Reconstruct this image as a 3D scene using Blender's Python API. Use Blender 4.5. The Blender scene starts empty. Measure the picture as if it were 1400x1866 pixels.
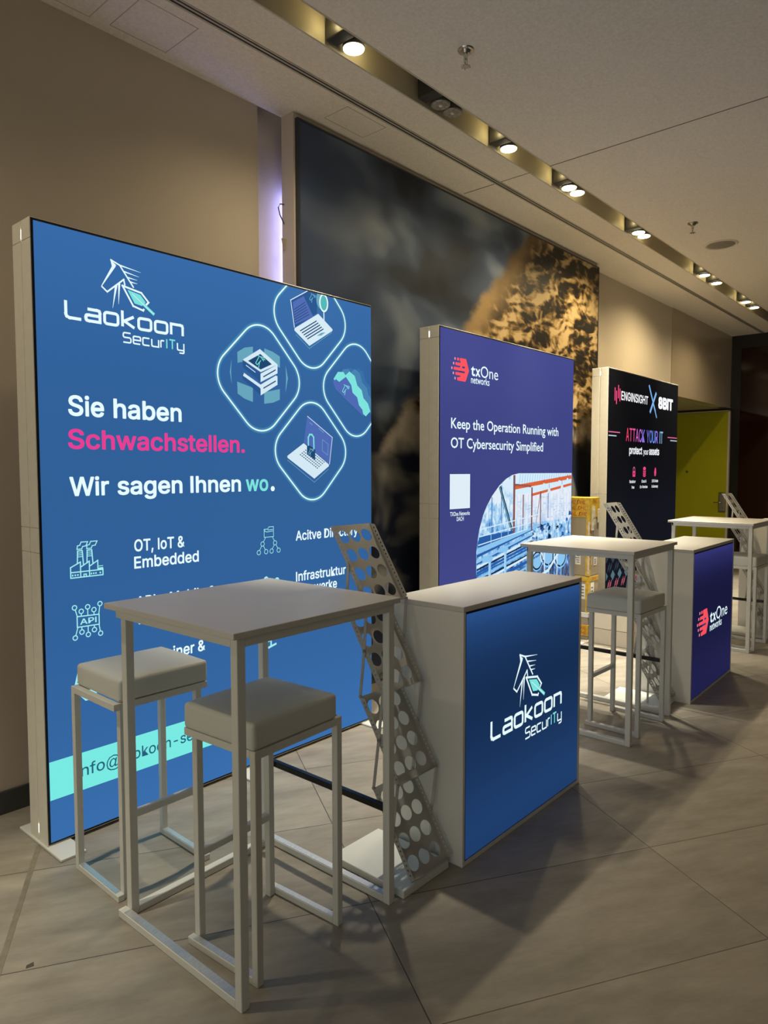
import bpy, bmesh, math, random
from mathutils import Vector, Matrix
random.seed(7)
SC = bpy.context.scene
COL = SC.collection
PI = math.pi

# ---------------------------------------------------------------- camera
cam_d = bpy.data.cameras.new('camera'); cam = bpy.data.objects.new('camera', cam_d); COL.objects.link(cam)
F_PX, YAW, PITCH, ROLL = 1276.89, 0.725686, 0.058347, -0.000927
cam_d.sensor_fit = 'HORIZONTAL'; cam_d.sensor_width = 36.0; cam_d.lens = 36.0 * F_PX / 1400.0
cam_d.clip_start = 0.05; cam_d.clip_end = 100
_f = Vector((math.cos(YAW) * math.cos(PITCH), math.sin(YAW) * math.cos(PITCH), -math.sin(PITCH)))
_r = Vector((math.sin(YAW), -math.cos(YAW), 0)); _u = _r.cross(_f)
_r2 = _r * math.cos(ROLL) + _u * math.sin(ROLL); _u2 = -_r * math.sin(ROLL) + _u * math.cos(ROLL)
cam.matrix_world = Matrix(((_r2.x, _u2.x, -_f.x, 0), (_r2.y, _u2.y, -_f.y, 0), (_r2.z, _u2.z, -_f.z, 1.55), (0, 0, 0, 1)))
SC.camera = cam

# ---------------------------------------------------------------- light of the hall, exposure
SC.view_settings.view_transform = 'Standard'; SC.view_settings.look = 'None'
SC.view_settings.exposure = 0.0; SC.view_settings.gamma = 1.0; SC.view_settings.use_curve_mapping = False
W = bpy.data.worlds.new('hall_ambience'); SC.world = W; W.use_nodes = True
_N, _L = W.node_tree.nodes, W.node_tree.links
_bg = _N['Background']; _bg.inputs['Color'].default_value = (1.0, 0.95, 0.82, 1)
_tc = _N.new('ShaderNodeTexCoord'); _dp = _N.new('ShaderNodeVectorMath'); _dp.operation = 'DOT_PRODUCT'
_dp.inputs[1].default_value = (-.99, .14, 0); _L.new(_tc.outputs['Generated'], _dp.inputs[0])
_mr = _N.new('ShaderNodeMapRange'); _mr.interpolation_type = 'SMOOTHSTEP'      # the lit end of the hall lies to the left, the aisle side is dark
for _i, _v in ((1, .40), (2, 1.0), (3, .03), (4, 1.0)): _mr.inputs[_i].default_value = _v
_L.new(_dp.outputs['Value'], _mr.inputs[0]); _L.new(_mr.outputs[0], _bg.inputs['Strength'])
BEAM_W, BEAM_SIZE, BEAM_BLEND, BEAM_COL = 400.0, 50.0, 1.0, (1.0, .93, .75)
SPILL_W, SPILL_SIZE, SPILL_COL = 36.0, 150.0, (1.0, .82, .53)
LEAK_W = .26
LENS_E = 12.0

# ---------------------------------------------------------------- colour and materials
def lin(c):
    if isinstance(c, str):
        c = c.lstrip('#'); c = [int(c[i:i + 2], 16) / 255 for i in (0, 2, 4)]
        return tuple((x / 12.92 if x <= .04045 else ((x + .055) / 1.055) ** 2.4) for x in c)
    return tuple(c)
MATS = {}
def mat(name, col, rough=.5, metal=0., var=None, bump=None, spec=None, coat=0., stretch=None):
    if name in MATS: return MATS[name]
    m = bpy.data.materials.new(name); m.use_nodes = True; nt = m.node_tree; N = nt.nodes; L = nt.links
    b = N['Principled BSDF']; c = lin(col)
    b.inputs['Base Color'].default_value = (*c, 1); b.inputs['Roughness'].default_value = rough
    b.inputs['Metallic'].default_value = metal
    if spec is not None: b.inputs['Specular IOR Level'].default_value = spec
    if coat: b.inputs['Coat Weight'].default_value = coat; b.inputs['Coat Roughness'].default_value = .05
    tc = N.new('ShaderNodeTexCoord'); vec = tc.outputs['Object']
    if stretch:
        mp = N.new('ShaderNodeMapping'); mp.inputs['Scale'].default_value = stretch
        L.new(vec, mp.inputs['Vector']); vec = mp.outputs['Vector']
    if var:
        sc, amt = var
        n = N.new('ShaderNodeTexNoise'); n.inputs['Scale'].default_value = sc; n.inputs['Detail'].default_value = 6
        L.new(vec, n.inputs['Vector'])
        r = N.new('ShaderNodeValToRGB')
        r.color_ramp.elements[0].position = .3; r.color_ramp.elements[1].position = .7
        r.color_ramp.elements[0].color = (*[x * (1 - amt) for x in c], 1)
        r.color_ramp.elements[1].color = (*[min(1, x * (1 + amt)) for x in c], 1)
        L.new(n.outputs['Fac'], r.inputs['Fac']); L.new(r.outputs['Color'], b.inputs['Base Color'])
    if bump:
        sc, st = bump
        n = N.new('ShaderNodeTexNoise'); n.inputs['Scale'].default_value = sc; n.inputs['Detail'].default_value = 4
        L.new(vec, n.inputs['Vector'])
        bp = N.new('ShaderNodeBump'); bp.inputs['Strength'].default_value = st; bp.inputs['Distance'].default_value = .004
        L.new(n.outputs['Fac'], bp.inputs['Height']); L.new(bp.outputs['Normal'], b.inputs['Normal'])
    MATS[name] = m; return m
def glow(col, st=1.0, grad=None):
    """a backlit print colour; grad = (z0, z1, [(pos, factor)...]) is the lamp strip pattern behind the fabric"""
    name = 'backlit_%s_%s_%s' % (col if isinstance(col, str) else '_'.join('%.2f' % x for x in col), st, 'g' if grad else 'p')
    if name in MATS: return MATS[name]
    m = bpy.data.materials.new(name); m.use_nodes = True; nt = m.node_tree; N = nt.nodes; L = nt.links
    b = N['Principled BSDF']; c = lin(col)
    b.inputs['Base Color'].default_value = (*[x * .04 + .002 for x in c], 1); b.inputs['Roughness'].default_value = .7
    b.inputs['Specular IOR Level'].default_value = .02
    b.inputs['Emission Color'].default_value = (*c, 1); b.inputs['Emission Strength'].default_value = st
    if grad:
        tc = N.new('ShaderNodeTexCoord'); sx = N.new('ShaderNodeSeparateXYZ'); L.new(tc.outputs['Object'], sx.inputs[0])
        mr = N.new('ShaderNodeMapRange'); mr.inputs[1].default_value = grad[0]; mr.inputs[2].default_value = grad[1]
        L.new(sx.outputs['Z'], mr.inputs[0])
        rp = N.new('ShaderNodeValToRGB'); rp.color_ramp.interpolation = 'B_SPLINE'
        els = rp.color_ramp.elements
        while len(els) < len(grad[2]): els.new(.5)
        for e, (p, k) in zip(els, grad[2]): e.position = p; e.color = (k / 2, k / 2, k / 2, 1)
        L.new(mr.outputs[0], rp.inputs['Fac'])
        ml = N.new('ShaderNodeMath'); ml.operation = 'MULTIPLY'; ml.inputs[1].default_value = 2 * st
        L.new(rp.outputs['Color'], ml.inputs[0]); L.new(ml.outputs[0], b.inputs['Emission Strength'])
    MATS[name] = m; return m
def lamp_mat(name, col, st):
    if name in MATS: return MATS[name]
    m = bpy.data.materials.new(name); m.use_nodes = True; b = m.node_tree.nodes['Principled BSDF']
    b.inputs['Base Color'].default_value = (.8, .8, .8, 1)
    b.inputs['Emission Color'].default_value = (*col, 1); b.inputs['Emission Strength'].default_value = st
    MATS[name] = m; return m

WHITE_METAL = mat('white_powder_coat', (.68, .685, .635), .42, bump=(300, .03))
STEEL = mat('scuffed_steel_strip', (.62, .63, .64), .5, .85, var=(40, .18), stretch=(1, 12, 1))
LAMINATE = mat('white_laminate', (.71, .70, .645), .42, var=(3, .02))
TOPLAM = mat('white_table_laminate', (.60, .585, .545), .34, var=(5, .02))
LEATHER = mat('white_leatherette', (.64, .66, .605), .5, bump=(140, .10))
ALU = mat('pale_aluminium_frame', (.80, .77, .67), .42, 0., var=(20, .03))
BLACK = mat('black_shadow_gap', (.004, .004, .005), .6)
DARKBAR = mat('black_footrest_metal', (.012, .014, .015), .22, .4, var=(18, .3))
PERF = mat('grey_perforated_metal', (.47, .455, .42), .40, .4)
BEIGE = mat('cream_wall_paint', (.57, .495, .39), .75, var=(.7, .04), bump=(160, .06))
PLASTER = mat('acoustic_ceiling_plaster', (.84, .78, .70), .9, var=(70, .07), bump=(230, .5))
CHROME = mat('chrome', (.55, .53, .5), .18, 1.0)
DARKM = mat('dark_lamp_housing', (.03, .028, .025), .5)

# ---------------------------------------------------------------- objects
def thing(name, label, cat, loc=(0, 0, 0), rz=0., group=None):
    o = bpy.data.objects.new(name, None); COL.objects.link(o); o.empty_display_size = .1
    o.location = loc; o.rotation_euler = (0, 0, rz); o['label'] = label; o['category'] = cat
    if group: o['group'] = group
    return o
def tag(o, label, cat, group=None):
    o['label'] = label; o['category'] = cat
    if group: o['group'] = group
    return o
def copy_tree(o, parent=None):
    c = o.copy(); COL.objects.link(c)
    if parent: c.parent = parent
    for ch in list(o.children): copy_tree(ch, c)
    return c
class MB:
    def __init__(s): s.bm = bmesh.new(); s.mats = []
    def mi(s, m):
        if m not in s.mats: s.mats.append(m)
        return s.mats.index(m)
    def add(s, vs, fs, m=None):
        v = [s.bm.verts.new(p) for p in vs]; k = s.mi(m) if m else 0
        out = []
        for f in fs:
            try: fc = s.bm.faces.new([v[i] for i in f]); fc.material_index = k; out.append(fc)
            except ValueError: pass
        return out
    def box(s, x0, x1, y0, y1, z0, z1, m=None, bev=0, seg=2):
        vs = [(x, y, z) for z in (z0, z1) for y in (y0, y1) for x in (x0, x1)]
        fs = s.add(vs, [(0, 2, 3, 1), (4, 5, 7, 6), (0, 1, 5, 4), (2, 6, 7, 3), (0, 4, 6, 2), (1, 3, 7, 5)], m)
        if bev:
            es = list({e for f in fs for e in f.edges})
            bmesh.ops.bevel(s.bm, geom=es, offset=bev, segments=seg, affect='EDGES', profile=.5)
        return s
    def cyl(s, c, axis, r0, r1, h, n=24, m=None, cap=True):
        a = Vector(axis).normalized(); t = Vector((1, 0, 0)) if abs(a.x) < .9 else Vector((0, 1, 0))
        u = a.cross(t).normalized(); w = a.cross(u); c = Vector(c); vs = []
        for k, r in ((0, r0), (1, r1)):
            for i in range(n):
                q = 2 * PI * i / n; vs.append(c + a * h * k + (u * math.cos(q) + w * math.sin(q)) * r)
        fs = [(i, (i + 1) % n, n + (i + 1) % n, n + i) for i in range(n)]
        if cap: fs += [tuple(range(n))[::-1], tuple(range(n, 2 * n))]
        s.add(vs, fs, m); return s
    def tube(s, pts, r, n=8, m=None):
        P = [Vector(p) for p in pts]; rings = []
        for i, p in enumerate(P):
            d = (P[min(i + 1, len(P) - 1)] - P[max(i - 1, 0)]).normalized()
            t = Vector((0, 0, 1)) if abs(d.z) < .9 else Vector((1, 0, 0))
            u = d.cross(t).normalized(); w = d.cross(u)
            rings.append([p + (u * math.cos(2 * PI * k / n) + w * math.sin(2 * PI * k / n)) * r for k in range(n)])
        vs = [q for rg in rings for q in rg]; fs = []
        for i in range(len(P) - 1):
            for k in range(n): fs.append((i * n + k, i * n + (k + 1) % n, (i + 1) * n + (k + 1) % n, (i + 1) * n + k))
        fs += [tuple(range(n)), tuple(range((len(P) - 1) * n, len(P) * n))[::-1]]
        s.add(vs, fs, m); return s
    def bar(s, a, b, w, t, side, m=None):
        """flat bar from a to b; w measured along 'side', t across"""
        a, b = Vector(a), Vector(b); d = (b - a).normalized(); u = Vector(side).normalized(); v = d.cross(u).normalized()
        vs = [p + u * i * w / 2 + v * j * t / 2 for p in (a, b) for i, j in ((-1, -1), (1, -1), (1, 1), (-1, 1))]
        s.add(vs, [(0, 3, 2, 1), (4, 5, 6, 7), (0, 1, 5, 4), (1, 2, 6, 5), (2, 3, 7, 6), (3, 0, 4, 7)], m); return s
    def build(s, name, m=None, parent=None, smooth=False):
        bmesh.ops.recalc_face_normals(s.bm, faces=s.bm.faces[:])
        me = bpy.data.meshes.new(name); s.bm.to_mesh(me); s.bm.free()
        for x in (s.mats or [m]): me.materials.append(x)
        if smooth:
            for p in me.polygons: p.use_smooth = True
        o = bpy.data.objects.new(name, me); COL.objects.link(o)
        if parent: o.parent = parent
        return o
def box(name, m, parent, x0, x1, y0, y1, z0, z1, bev=0, seg=2):
    return MB().box(x0, x1, y0, y1, z0, z1, None, bev, seg).build(name, m, parent)
def struct(o): o['kind'] = 'structure'; return o

# flat filled outlines with holes, from a 2D curve
def curve_fill(loops, thick):
    cu = bpy.data.curves.new('outline', 'CURVE'); cu.dimensions = '2D'; cu.fill_mode = 'BOTH'; cu.extrude = thick / 2
    for lp in loops:
        sp = cu.splines.new('POLY'); sp.points.add(len(lp) - 1); sp.use_cyclic_u = True
        for p, (x, y) in zip(sp.points, lp): p.co = (x, y, 0, 1)
    ob = bpy.data.objects.new('outline', cu); me = bpy.data.meshes.new_from_object(ob)
    out = ([v.co.copy() for v in me.vertices], [tuple(p.vertices) for p in me.polygons])
    bpy.data.objects.remove(ob); bpy.data.curves.remove(cu); bpy.data.meshes.remove(me)
    return out
try:      # a grotesque that comes with Blender itself; the built-in face is used where it is missing
    import os
    GROT = bpy.data.fonts.load(os.path.join(bpy.utils.system_resource('DATAFILES'), 'fonts', 'Inter.woff2'))
except Exception:
    GROT = None
FACE = {'grot': GROT, 'hum': None}
CUR = ['grot']
def text_geo(body, bold=0., shear=0., spacing=1.):
    cu = bpy.data.curves.new('lettering', 'FONT'); cu.body = body
    if FACE[CUR[0]]: cu.font = FACE[CUR[0]]; cu.body = body.replace('I', '\u0399').replace('l', '\u04cf')   # plain upright strokes
    cu.fill_mode = 'BOTH' if hasattr(cu, 'fill_mode') else cu.fill_mode; cu.offset = 0 if FACE[CUR[0]] else bold; cu.shear = shear; cu.space_character = spacing
    cu.resolution_u = 3
    ob = bpy.data.objects.new('lettering', cu); me = bpy.data.meshes.new_from_object(ob)
    out = ([v.co.copy() for v in me.vertices], [tuple(p.vertices) for p in me.polygons])
    bpy.data.objects.remove(ob); bpy.data.curves.remove(cu); bpy.data.meshes.remove(me)
    return out
_capc = {}
def cap_h(bold):
    k = (bold, CUR[0])
    if k not in _capc:
        v, f = text_geo('H', bold); _capc[k] = (max(p.y for p in v), min(p.y for p in v))
    return _capc[k]

# ---------------------------------------------------------------- flat printed artwork in a (u, v) plane
def rounded(pts, r, seg=8):
    out = []; n = len(pts)
    for i in range(n):
        a, b, c = Vector(pts[i - 1]), Vector(pts[i]), Vector(pts[(i + 1) % n])
        d0, d1 = (a - b).normalized(), (c - b).normalized()
        ang = d0.angle(d1); t = r / math.tan(ang / 2); t = min(t, (a - b).length * .5, (c - b).length * .5); rr = t * math.tan(ang / 2)
        ce = b + (d0 + d1).normalized() * (rr / math.sin(ang / 2))
        p0, p1 = b + d0 * t, b + d1 * t
        a0 = math.atan2(p0.y - ce.y, p0.x - ce.x); a1 = math.atan2(p1.y - ce.y, p1.x - ce.x)
        da = (a1 - a0 + PI) % (2 * PI) - PI
        out += [(ce.x + rr * math.cos(a0 + da * k / seg), ce.y + rr * math.sin(a0 + da * k / seg)) for k in range(seg + 1)]
    return out
def circle(cx, cy, rx, ry=None, n=20):
    ry = ry or rx
    return [(cx + rx * math.cos(2 * PI * k / n), cy + ry * math.sin(2 * PI * k / n)) for k in range(n)]
def clip(poly, u0, u1, v0, v1):
    def cut(P, ins, inter):
        o = []
        for i in range(len(P)):
            a, b = P[i - 1], P[i]
            if ins(b):
                if not ins(a): o.append(inter(a, b))
                o.append(b)
            elif ins(a): o.append(inter(a, b))
        return o
    def xi(x): return lambda a, b: (x, a[1] + (b[1] - a[1]) * (x - a[0]) / (b[0] - a[0]))
    def yi(y): return lambda a, b: (a[0] + (b[0] - a[0]) * (y - a[1]) / (b[1] - a[1]), y)
    for ins, it in ((lambda p: p[0] >= u0, xi(u0)), (lambda p: p[0] <= u1, xi(u1)), (lambda p: p[1] >= v0, yi(v0)), (lambda p: p[1] <= v1, yi(v1))):
        if not poly: return []
        poly = cut(poly, ins, it)
    return poly
class Art(MB):
    """artwork layers printed on a panel whose face lies at local y = y0 and looks towards -y"""
    def __init__(s, y0, rect=None, tf=None):
        super().__init__(); s.y0 = y0; s.rect = rect; s.tf = tf or (lambda p: p); s.k = 1
    def y(s, layer): return s.y0 - .0005 * layer
    def poly(s, pts, m, layer=1, doclip=True):
        pts = [s.tf(p) for p in pts]
        if s.rect and doclip: pts = clip(pts, *s.rect)
        if len(pts) < 3: return
        s.add([(p[0], s.y(layer), p[1]) for p in pts], [tuple(range(len(pts)))], m)
    def line(s, pts, w, m, layer=1, closed=False, w2=None):
        P = [Vector(s.tf(p)) for p in pts]
        if closed: P = P + [P[0]]
        n = len(P)
        for i in range(n - 1):
            a, b = P[i], P[i + 1]; d = b - a
            if d.length < 1e-6: continue
            d.normalize(); nn = Vector((-d.y, d.x))
            wa = w if w2 is None else w + (w2 - w) * i / (n - 1); wb = w if w2 is None else w + (w2 - w) * (i + 1) / (n - 1)
            ea = d * (wa * .5 if (w2 is None and (i or closed)) else 0); eb = d * (wb * .5 if (w2 is None and (i < n - 2 or closed)) else 0)
            if n > 12: ea = d * w * .08; eb = d * w * .08
            q = [a - ea + nn * wa / 2, a - ea - nn * wa / 2, b + eb - nn * wb / 2, b + eb + nn * wb / 2]
            q = [(x.x, x.y) for x in q]
            if s.rect: q = clip(q, *s.rect)
            if len(q) >= 3: s.add([(p[0], s.y(layer) - 1e-5 * (i % 3), p[1]) for p in q], [tuple(range(len(q)))], m)
    def overprint(s, v, f, u0, u1, base, cap, m, bold, layer, x0, x1, ch, cl):
        b = bold * 1.15; sx = (u1 - u0) / (x1 - x0 + 2 * b); sy = cap / (ch - cl + 2 * b)
        for i, (dx, dy) in enumerate(((-1, -1), (1, -1), (1, 1), (-1, 1), (0, 1), (0, -1), (1, 0), (-1, 0)) if b else ((0, 0),)):
            k = b * (1 if dx * dy else 1.25) if i else b
            q = [s.tf((u0 + (p.x - x0 + b + dx * k) * sx, base + (p.y - cl + b + dy * k) * sy)) for p in v]
            s.add([(p[0], s.y(layer) - 4e-6 * i, p[1]) for p in q], f, m)
    def text(s, body, u0, u1, base, cap, m, bold=.0, layer=2, shear=0., spacing=1.):
        v, f = text_geo(body, bold, shear, spacing); x0 = min(p.x for p in v); x1 = max(p.x for p in v); ch, cl = cap_h(bold)
        if FACE[CUR[0]]: return s.overprint(v, f, u0, u1, base, cap, m, bold, layer, x0, x1, ch, cl)
        sx = (u1 - u0) / (x1 - x0); sy = cap / (ch - cl)
        q = [s.tf((u0 + (p.x - x0) * sx, base + (p.y - cl) * sy)) for p in v]
        s.add([(p[0], s.y(layer), p[1]) for p in q], f, m)

def lettering(t, rect, y0, items, name='lettering_line'):
    for it in items:
        a = Art(y0, rect); a.text(*it[:6], **(it[6] if len(it) > 6 else {})); a.build(name, None, t)
# techno letters as strokes, unit x-height
def arc(*pts): return pts
GL = {
 'L': (1.05, [[(0, 1.42), (0, .28), (.06, .1), (.24, 0), (1.05, 0)]]),
 'a': (1.0, [[(.12, 1), (.82, 1), (.95, .95), (1, .8), (1, 0), (.18, 0), (.05, .05), (0, .16), (0, .34), (.05, .45), (.18, .5), (1, .5)]]),
 'o': (1.0, [[(.2, 0), (.8, 0), (.95, .05), (1, .2), (1, .8), (.95, .95), (.8, 1), (.2, 1), (.05, .95), (0, .8), (0, .2), (.05, .05), (.2, 0)]]),
 'k': (.92, [[(0, 0), (0, 1.42)], [(.88, 1), (.14, .5), (.92, 0)]]),
 'n': (1.0, [[(0, 0), (0, 1), (.8, 1), (.95, .95), (1, .8), (1, 0)]]),
 'S': (1.05, [[(1.0, 1.3), (.2, 1.3), (.05, 1.25), (0, 1.1), (0, .85), (.05, .72), (.2, .67), (.85, .67), (1, .6), (1.05, .48), (1.05, .2), (1, .05), (.85, 0), (0, 0)]]),
 'e': (1.0, [[(0, .5), (1, .5), (1, .8), (.95, .95), (.8, 1), (.2, 1), (.05, .95), (0, .8), (0, .2), (.05, .05), (.2, 0), (.95, 0)]]),
 'c': (.95, [[(.95, 1), (.2, 1), (.05, .95), (0, .8), (0, .2), (.05, .05), (.2, 0), (.95, 0)]]),
 'u': (1.0, [[(0, 1), (0, .2), (.05, .05), (.2, 0), (1, 0), (1, 1)]]),
 'r': (.5, [[(0, 0), (0, .8), (.05, .95), (.2, 1), (.5, 1)]]),
 'I': (.1, [[(.05, 0), (.05, 1.3)]]),
 'T': (.9, [[(0, 1.3), (.9, 1.3)], [(.45, 1.3), (.45, 0)]]),
 'y': (1.0, [[(0, 1), (0, .2), (.05, .05), (.2, 0), (1, 0)], [(1, 1), (1, -.2), (.95, -.35), (.8, -.4), (.3, -.4)]]),
}
ICE, TEAL, TEALD = glow('#e6fbff', 1.0), glow('#7ee6e0', .95), glow('#58c6c6', .8)
def techno(a, word, u0, u1, base, xh, wt, m, alt=None, layer=2):
    gap = .34
    tot = sum(GL[c][0] for c in word) + gap * (len(word) - 1); sx = (u1 - u0) / tot; x = u0
    for c in word:
        w, st = GL[c]; mm = alt[1] if alt and c in alt[0] else m
        for pl in st: a.line([(x + p[0] * sx, base + p[1] * xh) for p in pl], wt, mm, layer)
        x += (w + gap) * sx
def horse_logo(a, k=1.0):
    """horse head with shield over the two-line word mark, in the big display's own coordinates"""
    w = .0065 * k
    a.line([(.328, 2.448), (.37, 2.433), (.433, 2.35)], w, ICE)
    for p, q in (((.37, 2.433), (.468, 2.422)), ((.386, 2.411), (.459, 2.401)), ((.401, 2.389), (.451, 2.385)), ((.417, 2.372), (.451, 2.37))):
        a.line([p, q], w, ICE, 1, w2=.001)
    a.line([(.346, 2.428), (.286, 2.329)], .014 * k, ICE, 1, w2=.003)
    a.poly([(.328, 2.448), (.355, 2.429), (.335, 2.418)], ICE)
    a.line([(.286, 2.329), (.311, 2.31), (.387, 2.376), (.392, 2.352)], w, ICE)
    a.line([(.352, 2.345), (.334, 2.246)], .011 * k, ICE, 1, w2=.001)
    a.line([(.366, 2.356), (.361, 2.267)], .010 * k, ICE, 1, w2=.001)
    a.line([(.489, 2.284), (.503, 2.299), (.469, 2.334), (.381, 2.349), (.429, 2.271), (.476, 2.259), (.481, 2.267)], w * 1.25, ICE)
    a.poly([(.403, 2.336), (.464, 2.325), (.489, 2.297), (.471, 2.278), (.436, 2.283)], TEAL)
    a.line([(.433, 2.318), (.53, 2.25)], .013 * k, TEAL, 2); a.line([(.425, 2.322), (.526, 2.252)], .002 * k, ICE, 3)
    a.line([(.470, 2.304), (.490, 2.277)], .008 * k, TEAL, 2)
    techno(a, 'Laokoon', .132, .674, 2.1755, .0475, .0125 * k, ICE)
    techno(a, 'SecurITy', .379, .679, 2.109, .0315, .0065 * k, ICE, ('IT', TEAL))

# ================================================================ STRUCTURE
CZ, WY, XF = 3.677, 3.35, 12.1
# floor: large format tiles turned 30 degrees, with a metal expansion strip
def floor_mat():
    m = bpy.data.materials.new('concrete_look_floor_tile'); m.use_nodes = True; nt = m.node_tree; N = nt.nodes; L = nt.links
    b = N['Principled BSDF']; tc = N.new('ShaderNodeTexCoord'); mp = N.new('ShaderNodeMapping')
    mp.inputs['Rotation'].default_value = (0, 0, math.radians(30.6)); L.new(tc.outputs['Object'], mp.inputs['Vector'])
    sx = N.new('ShaderNodeSeparateXYZ'); L.new(mp.outputs['Vector'], sx.inputs[0])
    def math_(op, a, bb=None):
        n = N.new('ShaderNodeMath'); n.operation = op
        for i, q in enumerate((a, bb)):
            if q is None: continue
            if isinstance(q, (int, float)): n.inputs[i].default_value = q
            else: L.new(q, n.inputs[i])
        return n.outputs[0]
    def seam(out, off, per, hw):
        t = math_('SUBTRACT', out, off); t = math_('DIVIDE', t, per); cell = math_('FLOOR', t); fr = math_('SUBTRACT', t, cell)
        d = math_('MINIMUM', fr, math_('SUBTRACT', 1.0, fr)); d = math_('MULTIPLY', d, per)
        return math_('LESS_THAN', d, hw), cell
    su, cu = seam(sx.outputs['X'], .70, 1.2, .0018); sn, cn = seam(sx.outputs['Y'], 2.93, .595, .0018)
    grout = math_('MAXIMUM', su, sn)
    cb = N.new('ShaderNodeCombineXYZ'); L.new(cu, cb.inputs[0]); L.new(cn, cb.inputs[1])
    wn = N.new('ShaderNodeTexWhiteNoise'); wn.noise_dimensions = '3D'; L.new(cb.outputs[0], wn.inputs['Vector'])
    add = N.new('ShaderNodeVectorMath'); add.operation = 'MULTIPLY_ADD'; L.new(wn.outputs['Color'], add.inputs[0])
    add.inputs[1].default_value = (7, 7, 7); L.new(mp.outputs['Vector'], add.inputs[2])
    m2 = N.new('ShaderNodeMapping'); m2.inputs['Scale'].default_value = (1.3, 4.2, 1); L.new(add.outputs[0], m2.inputs['Vector'])
    n1 = N.new('ShaderNodeTexNoise'); n1.inputs['Scale'].default_value = 1.7; n1.inputs['Detail'].default_value = 9; n1.inputs['Roughness'].default_value = .68
    L.new(m2.outputs[0], n1.inputs['Vector'])
    r = N.new('ShaderNodeValToRGB'); e = r.color_ramp.elements
    e[0].position = .28; e[0].color = (.195, .172, .138, 1); e[1].position = .72; e[1].color = (.375, .338, .278, 1)
    L.new(n1.outputs['Fac'], r.inputs['Fac'])
    mx = N.new('ShaderNodeMix'); mx.data_type = 'RGBA'; L.new(grout, mx.inputs[0]); L.new(r.outputs['Color'], mx.inputs[6])
    mx.inputs[7].default_value = (.05, .045, .04, 1); L.new(mx.outputs[2], b.inputs['Base Color'])
    n2 = N.new('ShaderNodeTexNoise'); n2.inputs['Scale'].default_value = 5; n2.inputs['Detail'].default_value = 5; L.new(m2.outputs[0], n2.inputs['Vector'])
    rr = N.new('ShaderNodeMapRange'); rr.inputs[3].default_value = .36; rr.inputs[4].default_value = .58; L.new(n2.outputs['Fac'], rr.inputs[0])
    L.new(rr.outputs[0], b.inputs['Roughness']); b.inputs['Specular IOR Level'].default_value = .42
    return m
fl = struct(MB().box(-4, XF + .3, -5, 4.75, -.1, 0).build('floor', floor_mat()))
# metal strip along one of the joints
cs, sn_ = math.cos(math.radians(-30.6)), math.sin(math.radians(-30.6))
def un(u, n, z=0): return (u * cs - n * sn_, u * sn_ + n * cs, z)
ms = MB()
vs = [un(-.511, 1.2, 0), un(-.492, 1.2, 0), un(-.492, 3.12, 0), un(-.511, 3.12, 0)]
vs += [(p[0], p[1], .0012) for p in vs]
ms.add(vs, [(0, 3, 2, 1), (4, 5, 6, 7), (0, 1, 5, 4), (1, 2, 6, 5), (2, 3, 7, 6), (3, 0, 4, 7)])
struct(ms.build('trim_1', mat('bronze_floor_strip', (.27, .24, .18), .4, .3, var=(30, .15))))

# ceiling with the open lamp channel along y = 2.47 .. 2.63
CH0, CH1 = 2.472, 2.628
cb_ = MB(); cb_.box(-4, XF, -5, CH0 - .01, CZ, CZ + .06); cb_.box(-4, XF, CH1 + .01, WY, CZ, CZ + .06)
ceil = struct(cb_.build('ceiling', PLASTER))
ch = MB(); ch.box(-4, XF, CH0 - .01, CH0, CZ - .001, CZ + .15); ch.box(-4, XF, CH1, CH1 + .01, CZ - .001, CZ + .15)
ch.box(-4, XF, CH0 - .01, CH1 + .01, CZ + .15, CZ + .17)
ch.box(-4, XF, 2.535, 2.565, CZ + .138, CZ + .149)
struct(ch.build('trim_2', mat('painted_lamp_channel', (.56, .51, .40), .5)))
# linear air slots
sl = MB(); SLM = mat('slot_diffuser_frame', (.52, .48, .42), .5)
for y0, y1, mm in ((2.868, 2.876, SLM), (2.876, 2.887, BLACK), (2.887, 2.897, SLM), (2.897, 2.910, BLACK), (2.910, 2.922, SLM)):
    sl.box(-4, XF, y0, y1, CZ - (.004 if mm is SLM else .001), CZ + .002, mm)
struct(sl.build('trim_3'))
# plaster joint across the ceiling and the faint access hatches
jt = MB(); jm = mat('ceiling_joint_shadow', (.16, .14, .115), .9)
jt.box(4.531, 4.539, -5, CH0, CZ - .0012, CZ + .001); jt.box(4.533, 4.540, CH1, 2.866, CZ - .0012, CZ + .001); jt.box(4.533, 4.541, 2.924, 3.2, CZ - .0012, CZ + .001)
struct(jt.build('trim_4', jm))
hm = mat('hatch_outline', (.50, .44, .36), .9); ht = MB()
for x0, x1, y0, y1 in ((1.73, 2.03, 2.99, 3.285), (1.30, 1.64, 3.06, 3.30), (3.02, 3.36, 2.96, 3.16)):
    for a in ((x0, x1, y0, y0 + .004), (x0, x1, y1 - .004, y1), (x0, x0 + .004, y0, y1), (x1 - .004, x1, y0, y1)):
        ht.box(a[0], a[1], a[2], a[3], CZ - .001, CZ + .001)
struct(ht.build('trim_5', hm))

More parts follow.
